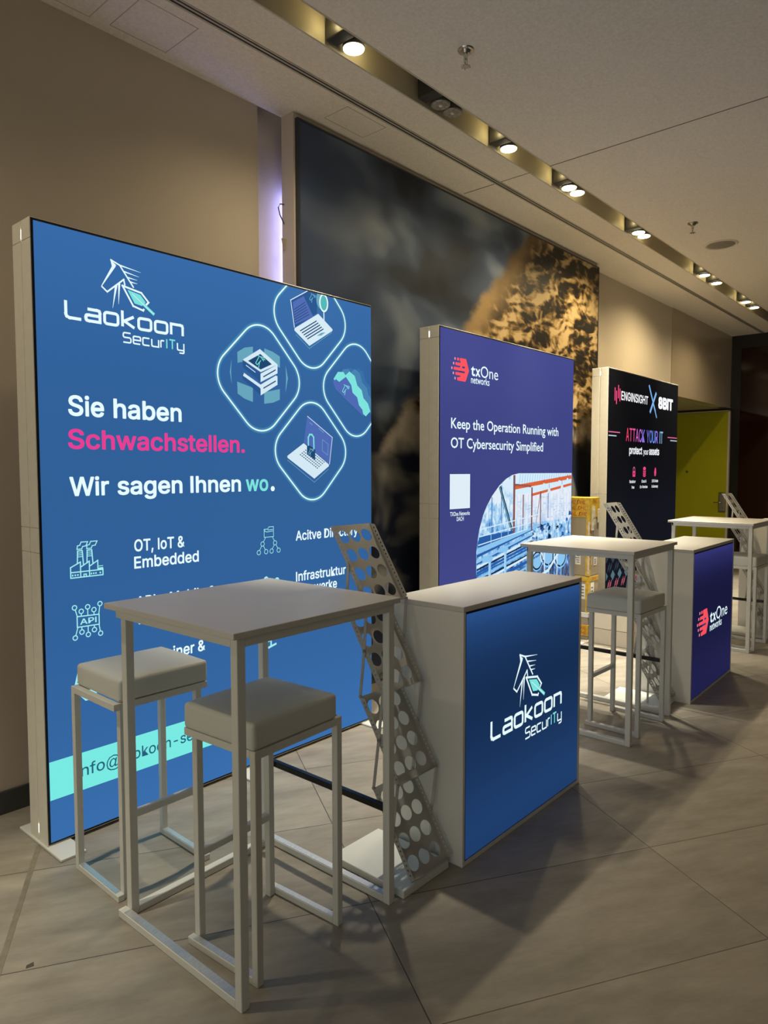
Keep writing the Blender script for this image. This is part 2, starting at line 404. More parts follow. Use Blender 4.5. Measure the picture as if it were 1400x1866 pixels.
# back wall, with the alcove of the green door at its far end
AX0, AZ, AY = 8.9, 2.55, 4.6
GLOSSW = mat('glossy_cream_wall_panel', (.46, .375, .27), .12, var=(1.2, .04))
struct(MB().box(-4, 2.665, WY, WY + .15, 0, CZ + .1).build('wall_back', BEIGE))
wb = MB()
wb.box(2.665, 3.02, WY + .07, WY + .15, 0, CZ + .1); struct(wb.build('wall_recess', mat('pale_recess_paint', (.66, .60, .52), .7, var=(3, .05))))
wb = MB(); wb.box(3.0, 9.46, WY, WY + .15, AZ, CZ + .1); wb.box(3.0, AX0, WY, WY + .15, 0, AZ)
struct(wb.build('wall_back', BEIGE))
struct(MB().box(9.466, XF, WY - .012, WY + .15, AZ, CZ + .1).build('wall_panel', GLOSSW))
SOFF = mat('alcove_reflection_tint', (.40, .37, .20), .6)  # beige with the green door's reflection mixed into the colour
al = MB(); al.box(AX0 - .1, AX0, WY + .15, AY, 0, AZ + .1); al.box(AX0 - .1, XF, AY, AY + .1, 0, AZ + .1); al.box(AX0, XF, WY + .15, AY, AZ, AZ + .1)
struct(al.build('wall_alcove', SOFF))
# pilaster carrying the mural
PX0, PX1, PY = 2.845, 6.965, 3.24
struct(MB().box(PX0, PX1, PY, WY - .001, 0, CZ).build('wall_pilaster', BEIGE))
# baseboard
struct(MB().box(-4, 2.66, WY - .014, WY, 0, .105, None, .003).build('baseboard_back', mat('dark_baseboard', (.055, .058, .055), .45)))
struct(MB().box(6.98, AX0, WY - .014, WY, 0, .105, None, .003).build('baseboard_back', MATS['dark_baseboard']))
# far wall: black frame, wine red glass
fw = MB(); fw.box(XF, XF + .2, -5, 3.30, 0, CZ + .1); struct(fw.build('wall_right', mat('black_wall_frame', (.006, .005, .005), .35)))
gl = MB(); RED = mat('wine_red_glass', (.014, .002, .0015), .06)
for k in range(6): gl.box(XF - .02, XF, 3.19 - 1.32 * (k + 1) + .03, 3.19 - 1.32 * k, .06, 3.47, None, .003)
struct(gl.build('wall_glass', RED))
wf2 = MB(); wf2.box(XF, XF + .2, 3.30, AY, 2.525, CZ + .1); wf2.box(XF, XF + .2, 4.35, AY, 0, 2.525); wf2.box(XF + .06, XF + .2, 3.30, 4.35, 0, 2.525)
struct(wf2.build('wall_right', MATS['black_wall_frame']))
# the green door
dr = thing('door_1', 'olive green flush door in the alcove at the far end', 'door', (XF, 3.335, 0)); dr['kind'] = 'structure'
GREEN = mat('olive_green_lacquer', (.40, .40, .012), .25, var=(2, .05))
box('door_leaf', GREEN, dr, .0, .05, .03, .98, .01, 2.50, .003)
t_ = MB(); t_.box(-.012, .05, 0, .028, 0, 2.515); t_.box(-.012, .05, 0, 1.0, 2.502, 2.518); t_.build('door_frame', mat('door_frame_cream', (.55, .5, .4), .5), dr)
hd = MB(); hd.box(-.014, 0, .045, .135, .90, 1.175, None, .006); pl = hd.build('handle_plate', mat('handle_plate_steel', (.42, .41, .36), .3, .8), dr)
hb = MB(); hb.box(-.004, 0, .035, .145, .875, 1.20, None, .004); hb.build('plate_surround', mat('plate_surround_dark', (.10, .09, .03), .4), dr)
lv = MB(); lv.tube([(-.014, .09, 1.04), (-.06, .09, 1.04), (-.065, .10, 1.04), (-.065, .20, 1.04)], .009, 10); lv.build('lever', CHROME, pl, True)
kb = MB(); kb.cyl((-.02, .645, 1.535), (1, 0, 0), .018, .022, .02, 20); kb.build('door_viewer', CHROME, dr)

# ================================================================ MURAL
def mural_mat():
    m = bpy.data.materials.new('mountain_mural_print'); m.use_nodes = True; nt = m.node_tree; N = nt.nodes; L = nt.links
    b = N['Principled BSDF']; b.inputs['Roughness'].default_value = .5; b.inputs['Specular IOR Level'].default_value = .3
    tc = N.new('ShaderNodeTexCoord'); P = tc.outputs['Object']; sx = N.new('ShaderNodeSeparateXYZ'); L.new(P, sx.inputs[0])
    X, Z = sx.outputs['X'], sx.outputs['Z']
    def M(op, a, bb=None, c=None):
        n = N.new('ShaderNodeMath'); n.operation = op
        for i, q in enumerate((a, bb, c)):
            if q is None: continue
            if isinstance(q, (int, float)): n.inputs[i].default_value = q
            else: L.new(q, n.inputs[i])
        return n.outputs[0]
    def noise(scale, det=3, rough=.5, map_=None, dist=0):
        n = N.new('ShaderNodeTexNoise'); n.inputs['Scale'].default_value = scale; n.inputs['Detail'].default_value = det
        n.inputs['Roughness'].default_value = rough; n.inputs['Distortion'].default_value = dist
        if map_:
            mp = N.new('ShaderNodeMapping'); mp.inputs['Scale'].default_value = map_[0]; mp.inputs['Rotation'].default_value = (0, map_[1], 0)
            L.new(P, mp.inputs['Vector']); L.new(mp.outputs[0], n.inputs['Vector'])
        else: L.new(P, n.inputs['Vector'])
        return n.outputs['Fac']
    def ramp(f, els):
        r = N.new('ShaderNodeValToRGB'); e = r.color_ramp.elements
        while len(e) < len(els): e.new(.5)
        for q, (p, c) in zip(e, els): q.position = p; q.color = (*lin(c), 1)
        L.new(f, r.inputs['Fac']); return r.outputs['Color']
    def smooth(f, a, c):
        n = N.new('ShaderNodeMapRange'); n.interpolation_type = 'SMOOTHSTEP'; n.inputs[1].default_value = a; n.inputs[2].default_value = c
        L.new(f, n.inputs[0]); return n.outputs[0]
    def mix(f, a, c):
        n = N.new('ShaderNodeMix'); n.data_type = 'RGBA'; L.new(f, n.inputs[0]); L.new(a, n.inputs[6]); L.new(c, n.inputs[7]); return n.outputs[2]
    # misty sky
    sky = ramp(noise(1.9, 2.4, .45, ((.62, 1, 1.0), .35), .3), [(.30, '#10151e'), (.40, '#222b3a'), (.50, '#46546a'), (.58, '#75818f'), (.68, '#929ba3')])
    blue = ramp(noise(.9, 1.5, .4, ((1, 1, 1), 0)), [(.3, '#232f4c'), (.7, '#4d5f80')])
    left = smooth(X, 1.0, .05)
    sky = mix(M('MULTIPLY', left, .8), sky, blue)
    # rock: everything right of a rising diagonal
    edge = M('ADD', M('SUBTRACT', M('MULTIPLY', X, .98), Z), M('MULTIPLY', M('SUBTRACT', noise(2.2, 6, .6, ((.6, 1, 1), 0)), .5), .55))
    rock_mask = smooth(edge, -.98, -.84)
    wn = N.new('ShaderNodeTexNoise'); wn.inputs['Scale'].default_value = 3.2; wn.inputs['Detail'].default_value = 6
    wm = N.new('ShaderNodeMapping'); wm.inputs['Scale'].default_value = (.5, 1, 1); L.new(P, wm.inputs['Vector']); L.new(wm.outputs[0], wn.inputs['Vector'])
    wv = N.new('ShaderNodeVectorMath'); wv.operation = 'MULTIPLY_ADD'; L.new(wn.outputs['Color'], wv.inputs[0]); wv.inputs[1].default_value = (.55, 0, .30); L.new(P, wv.inputs[2])
    def crag(off, sc, sz):
        mp = N.new('ShaderNodeMapping'); mp.inputs['Location'].default_value = off; mp.inputs['Scale'].default_value = (.5, 1, sz)
        L.new(wv.outputs[0], mp.inputs['Vector'])
        v = N.new('ShaderNodeTexVoronoi'); v.feature = 'SMOOTH_F1'; v.inputs['Scale'].default_value = sc; v.inputs['Smoothness'].default_value = .35
        v.inputs['Detail'].default_value = 2.5; v.inputs['Roughness'].default_value = .55; v.inputs['Lacunarity'].default_value = 2.3
        L.new(mp.outputs[0], v.inputs['Vector']); return v.outputs['Distance']
    h0 = crag((0, 0, 0), 4.2, 1.)
    rel = M('MULTIPLY', M('SUBTRACT', crag((.03, 0, -.03), 4.2, 1.), h0), 1.9)
    crev = M('MULTIPLY', smooth(h0, .30, .62), -.16)
    broad = M('MULTIPLY', M('SUBTRACT', noise(1.7, 3, .5, ((.6, 1, 1), .3)), .5), 1.1)
    grain = M('MULTIPLY', M('SUBTRACT', noise(15, 6, .65, ((.6, 1, 1), 0)), .5), .55)
    vv = M('ADD', M('ADD', M('ADD', M('ADD', rel, crev), broad), grain), .62)
    rock = ramp(vv, [(.18, '#120e09'), (.34, '#342817'), (.50, '#67522f'), (.66, '#93794c'), (.90, '#bba274')])
    # softly out of focus rim of the rock
    rim = ramp(noise(1.3, 2, .4, ((1, 1, .6), .6)), [(.35, '#503e26'), (.6, '#947a50')])
    rimf = M('MULTIPLY', smooth(edge, -.45, -.85), smooth(Z, 1.9, 2.7))
    rock = mix(rimf, rock, rim)
    # dark foreground with pale out of focus drifts
    low = ramp(noise(1.7, 3, .5, ((.8, 1, .8), -.5), .5), [(.36, '#0a0d16'), (.50, '#1a2133'), (.58, '#77746a'), (.68, '#b3ae9c')])
    lowm = smooth(M('ADD', Z, M('MULTIPLY', M('SUBTRACT', noise(1.8, 3, .5), .5), .7)), 1.95, 1.70)
    pale = ramp(noise(2.4, 5, .6), [(.3, '#a8977c'), (.7, '#e4dac8')])
    palem = M('MULTIPLY', smooth(M('ABSOLUTE', M('ADD', M('SUBTRACT', Z, 1.85), M('MULTIPLY', M('SUBTRACT', noise(1.6, 3, .5), .5), .7))), .26, .04), smooth(noise(1.5, 3), .40, .54))
    col = mix(rock_mask, sky, rock); col = mix(lowm, col, low); col = mix(M('MULTIPLY', palem, M('MULTIPLY', rock_mask, .85)), col, pale)
    L.new(col, b.inputs['Base Color']); return m
mr = thing('wall_mural', 'huge mural print of a rocky mountainside under grey mist', 'mural', (2.875, PY, .10))
MW, MH = 4.085, 3.53
mo = MB().box(0, MW, -.022, -.002, 0, MH, None, .002).build('mural_print', mural_mat(), mr)
mf = MB(); mf.box(-.018, 0, -.024, -.0005, -.015, MH + .012); mf.box(MW, MW + .014, -.024, -.0005, -.015, MH + .012); mf.box(0, MW, -.024, -.0005, MH, MH + .012); mf.box(0, MW, -.024, -.0005, -.015, 0)
mf.build('mural_frame', mat('mural_edge_navy', (.03, .034, .045), .4), mr)
# violet lamp strip hidden behind the pilaster's edge
st_ = MB(); st_.box(2.925, 2.94, WY + .012, WY + .058, .3, 3.26)
tag(st_.build('light_strip', lamp_mat('violet_led', (.30, .33, 1.0), 11.0)), 'violet lamp strip in the slot beside the mural', 'lamp')
cb2 = MB(); cb2.tube([(2.848, WY - .02, 3.16), (2.815, WY - .02, 3.155), (2.800, WY - .02, 3.13), (2.812, WY - .02, 3.09), (2.848, WY - .02, 3.04)], .0035, 6)
tag(cb2.build('loose_cable', mat('black_cable', (.01, .01, .012), .5)), 'thin black cable loop poking out beside the mural edge', 'cable')
tp = MB(); tp.add([(2.848, WY - .03, 2.955), (2.812, WY - .033, 2.95), (2.832, WY - .03, 2.885), (2.848, WY - .03, 2.885), (2.848, WY - .027, 2.955), (2.812, WY - .030, 2.95), (2.832, WY - .027, 2.885), (2.848, WY - .027, 2.885)],
       [(0, 1, 2, 3), (7, 6, 5, 4), (0, 4, 5, 1), (1, 5, 6, 2), (2, 6, 7, 3), (3, 7, 4, 0)])
tag(tp.build('tape_scrap', mat('brown_tape', (.35, .29, .22), .5)), 'torn scrap of brown tape on the edge beside the mural', 'tape')

# ================================================================ CEILING FITTINGS
def make_spot(on, boxed=True):
    t = thing('recessed_spotlight', '', 'spotlight')
    h = MB()
    if boxed: h.box(-.135, -.058, -.064, .064, -.002, .115, None, .006)
    h.box(-.0575, .0565, -.064, .064, .06, .12, None, .004); h.build('housing', DARKM, t)
    r = MB(); r.cyl((0, 0, -.008), (0, 0, 1), .0575, .054, .05, 32); r.cyl((0, 0, .04), (0, 0, 1), .050, .030, .022, 24); r.build('lamp_body', mat('grey_lamp_body', (.20, .19, .17), .4, .5), t, False)
    l = MB(); l.cyl((0, 0, -.0125), (0, 0, 1), .052, .054, .005, 32)
    if on: l.build('lamp_lens', lamp_mat('lit_lamp_lens', (1, .86, .56), LENS_E), t)
    else: l.build('lamp_lens', mat('unlit_lamp_lens', (.42, .38, .33), .25, .3, var=(60, .3)), t)
    c = MB(); c.cyl((0, 0, -.0165), (0, 0, 1), .010, .012, .005, 16); c.build('lamp_cap', mat('lamp_cap_grey', (.6, .55, .45), .4) if not on else lamp_mat('lit_lamp_cap', (1, .8, .45), 5.0), t)
    if on:
        for nm, w, sz, bl, cl in (('lamp_beam', BEAM_W, BEAM_SIZE, BEAM_BLEND, BEAM_COL), ('lamp_spill', SPILL_W, SPILL_SIZE, 1.0, SPILL_COL)):
            ld = bpy.data.lights.new(nm, 'SPOT'); ld.energy = w; ld.color = cl; ld.spot_size = math.radians(sz); ld.spot_blend = bl; ld.shadow_soft_size = .035
            lo = bpy.data.objects.new(nm, ld); COL.objects.link(lo); lo.parent = t; lo.location = (0, 0, -.055)
        for x in (-.165, .085):        # light leaking backwards out of the reflector into the channel
            ld = bpy.data.lights.new('reflector_leak', 'POINT'); ld.energy = LEAK_W; ld.color = (1, .80, .36); ld.shadow_soft_size = .012
            lo = bpy.data.objects.new('reflector_leak', ld); COL.objects.link(lo); lo.parent = t; lo.location = (x, 0, .045)
    return t
S_ON, S_OFF, S_ON2, S_OFF2 = make_spot(True), make_spot(False), make_spot(True, False), make_spot(False, False)
used = set()
def spot(x, on, label, tilt=0., second=False):
    src = (S_ON2 if on else S_OFF2) if second else (S_ON if on else S_OFF)
    o = src if src.name not in used else copy_tree(src); used.add(src.name)
    if tilt:
        for q in o.children:
            if q.name.startswith(('lamp_beam', 'lamp_spill')): q.rotation_euler = (tilt, 0, 0)
            if q.name.startswith('lamp_spill'): q.data = q.data.copy(); q.data.energy = SPILL_W * 2.4; q.data.color = (1, .80, .46)
    o.location = (x, 2.548, CZ + .010); o['label'] = label; o['group'] = 'spotlights in the ceiling channel'
spot(2.645, 1, 'lit single spotlight nearest the camera, above the large blue display')
spot(3.372, 0, 'unlit grey spotlight, left one of the dark pair in the ceiling channel')
spot(3.490, 0, 'unlit grey spotlight, right one of the dark pair in the ceiling channel', 0., True)
spot(4.120, 1, 'lit single spotlight next after the dark pair in the ceiling channel')
spot(4.980, 1, 'lit spotlight, left one of the first bright pair beyond the ceiling joint')
spot(5.112, 1, 'lit spotlight, right one of the first bright pair beyond the ceiling joint', 0., True)
spot(6.313, 1, 'lit spotlight, left one of the pair level with the mural end')
spot(6.440, 1, 'lit spotlight, right one of the pair level with the mural end', .12, True)
spot(8.150, 1, 'lit spotlight, left one of the spaced pair near the ceiling speaker', .12)
spot(8.580, 1, 'lit spotlight, right one of the spaced pair near the ceiling speaker')
spot(9.785, 1, 'lit spotlight, left one of the farthest pair by the dark red wall')
spot(10.180, 1, 'lit spotlight, right one of the farthest pair by the dark red wall')
# the same channel goes on behind the camera's left edge
for x in (.1,): spot(x, 1, 'lit spotlight of the channel left of the picture')

def sprinkler(x, y, label):
    t = thing('fire_sprinkler', label, 'sprinkler', (x, y, CZ), 0, 'ceiling sprinklers')
    b = MB(); b.cyl((0, 0, -.006), (0, 0, 1), .040, .043, .006, 28); b.cyl((0, 0, -.02), (0, 0, 1), .020, .028, .015, 24); b.build('escutcheon', CHROME, t)
    s = MB(); s.cyl((0, 0, -.045), (0, 0, 1), .010, .012, .028, 14); s.tube([(-.012, 0, -.04), (-.014, 0, -.06), (0, 0, -.078)], .0028, 6); s.tube([(.012, 0, -.04), (.014, 0, -.06), (0, 0, -.078)], .0028, 6)
    s.cyl((0, 0, -.075), (0, 0, 1), .0022, .0022, .035, 8); s.build('nozzle', CHROME, t)
    d = MB()
    d.cyl((0, 0, -.082), (0, 0, 1), .019, .019, .0025, 20)
    for k in range(8): q = k * PI / 4; d.bar((.015 * math.cos(q), .015 * math.sin(q), -.081), (.026 * math.cos(q), .026 * math.sin(q), -.083), .006, .0016, (-math.sin(q), math.cos(q), 0))
    d.build('deflector', CHROME, t)
sprinkler(3.027, 2.129, 'chrome fire sprinkler nearest the camera, beside the first lit spotlight')
sprinkler(6.375, 2.10, 'chrome fire sprinkler farther away, next to the round ceiling speaker')
sp = thing('ceiling_speaker', 'round flush ceiling speaker with a pale rim', 'speaker', (7.14, 2.09, CZ))
b = MB(); n = 48
for r0, r1, z0, z1 in ((.150, .135, 0, -.012), (.135, .122, -.012, -.006)):
    vs = [(r * math.cos(2 * PI * k / n), r * math.sin(2 * PI * k / n), z) for r, z in ((r0, z0), (r1, z1)) for k in range(n)]
    b.add(vs, [(k, (k + 1) % n, n + (k + 1) % n, n + k) for k in range(n)])
b.build('rim', mat('speaker_rim_cream', (.62, .56, .46), .5), sp, True)
b = MB(); rr = [(.124, -.006), (.09, -.014), (.05, -.019), (.001, -.021)]
vs = [(r * math.cos(2 * PI * k / n), r * math.sin(2 * PI * k / n), z) for r, z in rr for k in range(n)]
b.add(vs, [(i * n + k, i * n + (k + 1) % n, (i + 1) * n + (k + 1) % n, (i + 1) * n + k) for i in range(len(rr) - 1) for k in range(n)])
b.build('grille', mat('speaker_grille', (.24, .21, .17), .6, var=(400, .35)), sp, True)

# ================================================================ LIT DISPLAYS
def display(label, x, y, rz, w, ground, d=.165, h=2.543):
    t = thing('lightbox_display', label, 'display', (x, y, 0), rz, 'free-standing lightbox displays')
    z0 = .012; g = .003; yc = d / 2
    for nm, a in (('left', (0, .03)), ('right', (w - .03, w))):
        m = MB()
        for ya, yb in ((0, yc - g), (yc + g, d)):
            for za, zb in ((z0, 1.2205), (1.2225, 1.3215), (1.3235, 2.462), (2.464, h)): m.box(a[0], a[1], ya, yb, za, zb, None, .0012, 1)
        m.box(a[0] + (.006 if nm == 'left' else 0), a[1] - (.006 if nm == 'right' else 0), .006, d - .006, z0 + .002, h - .002)
        m.build('frame_post', ALU, t)
    for za, zb in ((z0, z0 + .03), (h - .03, h)):
        m = MB(); m.box(.03, w - .03, 0, yc - g, za, zb, None, .0012, 1); m.box(.03, w - .03, yc + g, d, za, zb, None, .0012, 1); m.box(.03, w - .03, .005, d - .005, za + .003, zb - .003)
        m.build('frame_rail', ALU, t)
    for za in (.045, h - .07):
        lk = MB(); lk.box(.002, .0062, yc - .0026, yc + .0026, za, za + .035); lk.build('seam_light', lamp_mat('white_led_leak', (1, .95, .85), 6.0), t)
    # black shadow gap, then the stretched print
    gp = MB(); gp.box(.004, w - .003, -.0012, .002, z0 + .004, h - .003); gp.build('shadow_gap', BLACK, t)
    pr = MB(); pr.box(.014, w - .006, -.004, -.001, z0 + .013, h - .013); pr.build('print_ground', ground, t)
    box('back_panel', mat('white_back_fabric', (.6, .58, .52), .8), t, .012, w - .012, d - .002, d + .002, z0 + .012, h - .012)
    for u in (-.008, w / 2 - .05, w - .096):
        p = MB(); p.box(u, u + .104, -.14, .262, 0, .0115, None, .003); p.build('base_foot', WHITE_METAL, t)
    return t, (.014, w - .006, z0 + .013, h - .013)
YP = -.004

# ---- large blue display
GR1 = [(0, 1.22), (.18, 1.0), (.5, .86), (.8, .92), (1, 1.15)]
t1, R1 = display('large blue lit display, nearest the camera, behind the square bar table', 1.1698, 2.8841, .0065, 1.979, glow('#3a70b0', .80, (0, 2.54, GR1)))
a = Art(YP, R1); horse_logo(a); a.build('horse_logo', None, t1)
PINK = glow('#f0429a', .9)
BD, BM = dict(bold=.013), dict(bold=.011)
lettering(t1, R1, YP, [('Sie', .131, .284, 1.779, .083, ICE, BD), ('haben', .327, .660, 1.779, .083, ICE, BD), ('Schwachstellen.', .127, 1.022, 1.643, .081, PINK, BD), ('wo', 1.027, 1.171, 1.448, .079, TEAL, BD)], 'headline_line')
lettering(t1, R1, YP, [('Wir', .128, .298, 1.448, .079, ICE, BD), ('sagen', .337, .658, 1.448, .079, ICE, BD), ('Ihnen', .702, .995, 1.448, .079, ICE, BD)], 'headline_line')
a = Art(YP, R1); a.poly(circle(1.202, 1.458, .0135), ICE); a.build('full_stop', None, t1)
c5 = .053
lettering(t1, R1, YP, [(s_, u0, u1, v_, c5, ICE, BM) for s_, u0, u1, v_ in (('OT, IoT &', .409, .664, 1.194), ('Embedded', .407, .741, 1.118), ('APIs, Mobile &', .411, .834, .938), ('Web Apps', .411, .69, .866), ('Container &', .409, .769, .681),
                     ('Acitve Directory', 1.36, 1.852, 1.171), ('Infrastruktur', 1.359, 1.748, .946), ('Netzwerke', 1.36, 1.674, .874), ('g', 1.672, 1.705, .675))], 'service_line')
a = Art(YP, R1); AQ = glow('#7df2ea', .92); NAVYT = glow('#2b6d8c', .75)
a.poly([(.014, .362), (.60, .362), (1.20, .362), (1.26, .201), (.014, .201)], AQ)
a.text('info', .126, .249, .259, .050, NAVYT, .004); a.text('laokoon-se', .331, .692, .259, .050, NAVYT, .004); a.text('curity.com', .700, 1.06, .259, .050, NAVYT, .004)
CUR[0] = 'hum'; a.text('@', .256, .322, .257, .050, NAVYT, .0); CUR[0] = 'grot'
a.build('address_band', None, t1)
# service icons
IC = glow('#a6f1f2', .95)
def icon_factory(a):
    w = .0048
    a.line([(.123, 1.108), (.123, 1.152), (.165, 1.172), (.165, 1.150), (.203, 1.172), (.203, 1.15), (.24, 1.172), (.24, 1.135), (.262, 1.135), (.262, 1.108)], w, IC, 1, True)
    a.line([(.123, 1.131), (.262, 1.131)], w, IC); a.line([(.165, 1.150), (.165, 1.108)], w, IC); a.line([(.203, 1.150), (.203, 1.108)], w, IC)
    for x in (.131, .142, .153, .211, .221, .231, .25): a.poly([(x - .003, 1.115), (x + .003, 1.115), (x + .003, 1.122), (x - .003, 1.122)], IC)
    a.line([(.179, 1.108), (.179, 1.119), (.189, 1.119), (.189, 1.108)], w, IC)
    for x in (.152, .193):
        a.line([(x, 1.163), (x + .002, 1.219), (x + .022, 1.219), (x + .026, 1.158)], w, IC)
        for z in (1.210, 1.202, 1.194): a.line([(x + .003, z), (x + .022, z)], .003, IC)
        a.line([(x, 1.226), (x + .02, 1.226), (x + .024, 1.236), (x + .038, 1.238), (x + .046, 1.255), (x + .018, 1.255), (x + .012, 1.242), (x + .002, 1.240)], w * .85, IC, 1, True)
    for z in (1.139, 1.147): a.line([(.243, z), (.263, z)], .003, IC)
def icon_api(a):
    w = .0048; Y = lambda u: .946 - (u - .143) * .05
    a.line([(.145, .944), (.240, .940), (.240, .897), (.145, .899)], w, IC, 1, True)
    a.text('API', .157, .228, .908, .024, IC, .01)
    for (cx, cy), (sx_, sy_) in (((.135, .983), (.146, .944)), ((.163, .964), (.163, .944)), ((.191, .979), (.191, .943)), ((.218, .963), (.218, .942)), ((.245, .985), (.239, .942)),
                               ((.135, .856), (.147, .898)), ((.164, .876), (.164, .898)), ((.191, .861), (.191, .898)), ((.218, .877), (.218, .897)), ((.245, .857), (.239, .897))):
        a.line(circle(cx, cy, .0095, .0095, 16), .0042, IC, 1, True)
        d = Vector((sx_ - cx, sy_ - cy)).normalized() * .0095; a.line([(cx + d.x, cy + d.y), (sx_, sy_)], .0042, IC)
def icon_tree(a):
    w = .0032
    a.line([(1.141, 1.205), (1.141, 1.247), (1.165, 1.247), (1.173, 1.258), (1.204, 1.258), (1.204, 1.205)], w, IC, 1, True)
    a.line([(1.146, 1.244), (1.146, 1.236), (1.160, 1.232), (1.200, 1.235)], w, IC); a.line([(1.164, 1.242), (1.200, 1.243)], w, IC)
    a.line([(1.150, 1.203), (1.135, 1.181)], w, IC); a.line([(1.197, 1.203), (1.210, 1.181)], w, IC)
    for cx, cy in ((1.130, 1.171), (1.214, 1.171), (1.105, 1.128), (1.153, 1.129), (1.190, 1.129), (1.238, 1.130)): a.line(circle(cx, cy, .0115, .0115, 18), w, IC, 1, True)
    for p, q in (((1.124, 1.161), (1.110, 1.139)), ((1.136, 1.161), (1.148, 1.139)), ((1.208, 1.161), (1.195, 1.140)), ((1.220, 1.161), (1.233, 1.140))): a.line([p, q], w, IC)
a = Art(YP, R1); icon_factory(a); a.build('factory_icon', None, t1)
a = Art(YP, R1); icon_api(a); a.build('network_icon', None, t1)
a = Art(YP, R1); icon_tree(a); a.build('folder_tree_icon', None, t1)
a = Art(YP, R1)
a.poly([(.126, .654), (.142, .715), (.215, .735), (.235, .66), (.216, .581), (.172, .58), (.144, .612)], IC)
a.poly(circle(1.151, .983, .0155), IC); a.poly(circle(1.225, .970, .0155), IC)
for z in (.63, .665): a.line([(1.131, z - .02), (1.217, z)], .011, IC)
a.line([(1.152, .612), (1.152, .668)], .010, IC); a.line([(1.180, .618), (1.180, .66)], .010, IC)
a.build('small_icons', None, t1)
# diamond tiles with illustrations
HALO, HALO2, DEEP, PERI = glow('#4f9cc0', .82), glow('#3f82ba', .85), glow('#2c5f9e', .78), glow('#5471c0', .85)
PALE, MIST, DUSK = glow('#d6ecf8', .95), glow('#6fb3cc', .82), glow('#22507f', .75)
def diamond(a, cx, cy):
    s, r = .316, .130
    P = rounded([(cx - s, cy), (cx, cy + s * 1.03), (cx + s, cy), (cx, cy - s * 1.03)], r, 12)
    a.line(P, .030, HALO2, 1, True); a.line(P, .019, HALO, 2, True); a.line(P, .0075, ICE, 3, True)
def mini_horse(a, cx, cy, k, m):
    for pl in ([(-.3, .5), (0, .42), (.35, .1)], [(-.15, .4), (-.5, -.15), (-.35, -.28), (.05, .12)], [(-.1, -.05), (-.2, -.5)], [(.05, .42), (.5, .36)], [(.18, .28), (.5, .22)]):
        a.line([(cx + x * k, cy + y * k) for x, y in pl], .004, m, 5)
a = Art(YP, R1)
for c in ((1.129, 2.027), (1.487, 2.387), (1.840, 2.025), (1.486, 1.660)): diamond(a, *c)
a.build('diamond_outline', None, t1)
a = Art(YP, R1)   # server block
for P in ([(.984, 2.142), (1.03, 2.170), (1.082, 2.181), (1.081, 2.116), (.985, 2.089)], [(1.155, 2.182), (1.21, 2.172), (1.259, 2.153), (1.259, 2.094), (1.155, 2.12)],
          [(.981, 1.996), (1.079, 1.974), (1.078, 1.902), (1.025, 1.915), (.983, 1.937)], [(1.152, 1.957), (1.257, 1.983), (1.256, 1.927), (1.21, 1.908), (1.151, 1.898)],
          [(.949, 2.104), (.937, 2.04), (.948, 1.981), (.945, 2.04)], [(1.298, 2.112), (1.314, 2.044), (1.296, 1.966), (1.301, 2.04)]): a.poly(P, MIST, 1)
a.poly([(1.015, 2.04), (1.128, 1.99), (1.128, 1.939), (1.015, 2.012)], DEEP, 2); a.poly([(1.128, 1.99), (1.241, 2.05), (1.241, 2.004), (1.128, 1.939)], PALE, 2)
a.line([(1.02, 2.036), (1.128, 1.985), (1.236, 2.045)], .016, PALE, 3)
a.poly([(1.016, 2.108), (1.128, 2.05), (1.128, 2.007), (1.016, 2.071)], DEEP, 3); a.poly([(1.128, 2.05), (1.242, 2.109), (1.241, 2.063), (1.128, 2.007)], PALE, 3)
a.poly([(1.126, 2.175), (1.242, 2.109), (1.13, 2.058), (1.016, 2.108)], PALE, 3); a.poly([(1.128, 2.150), (1.203, 2.106), (1.129, 2.071), (1.049, 2.106)], DUSK, 4)
for z in (0, -.058): a.line([(1.145, 2.035 + z), (1.228, 2.080 + z)], .006, DUSK, 5); a.line([(1.035, 2.083 + z), (1.095, 2.053 + z)], .004, PALE, 5)
mini_horse(a, 1.128, 2.110, .062, TEAL); a.build('server_illustration', None, t1)
a = Art(YP, R1)   # laptop with magnifier
a.line([(1.372, 2.285), (1.470, 2.222), (1.645, 2.335)], .003, MIST, 1)
a.poly([(1.337, 2.46), (1.473, 2.539), (1.53, 2.539), (1.53, 2.423), (1.362, 2.319)], DEEP, 1); a.poly([(1.352, 2.452), (1.43, 2.498), (1.50, 2.40), (1.366, 2.335)], PERI, 2)
a.line([(1.473, 2.539), (1.337, 2.46), (1.362, 2.319)], .005, PALE, 3)
for k in range(6): a.line([(1.362, 2.345 + k * .014), (1.47 - k * .006, 2.407 + k * .012)], .0035, DUSK, 4)
a.poly([(1.362, 2.315), (1.538, 2.421), (1.649, 2.352), (1.647, 2.343), (1.47, 2.236), (1.362, 2.304)], PALE, 3)
for k in range(5): a.line([(1.402 + k * .013, 2.307 - k * .009), (1.525 + k * .013, 2.380 - k * .009)], .006, DUSK, 4)
a.poly([(1.525, 2.298), (1.560, 2.320), (1.592, 2.327), (1.560, 2.305)], MIST, 4)
a.poly(circle(1.557, 2.50, .033, .050), MIST, 3)
a.poly(circle(1.580, 2.487, .030, .046), TEALD, 4); a.line(circle(1.580, 2.487, .030, .046, 24), .009, ICE, 5, True); a.line([(1.580, 2.438), (1.581, 2.388)], .008, PALE, 5)
mini_horse(a, 1.497, 2.497, .05, MIST); a.build('laptop_illustration', None, t1)
a = Art(YP, R1)   # laptop with padlock
a.line([(1.305, 1.61), (1.501, 1.488), (1.612, 1.562)], .003, MIST, 1)
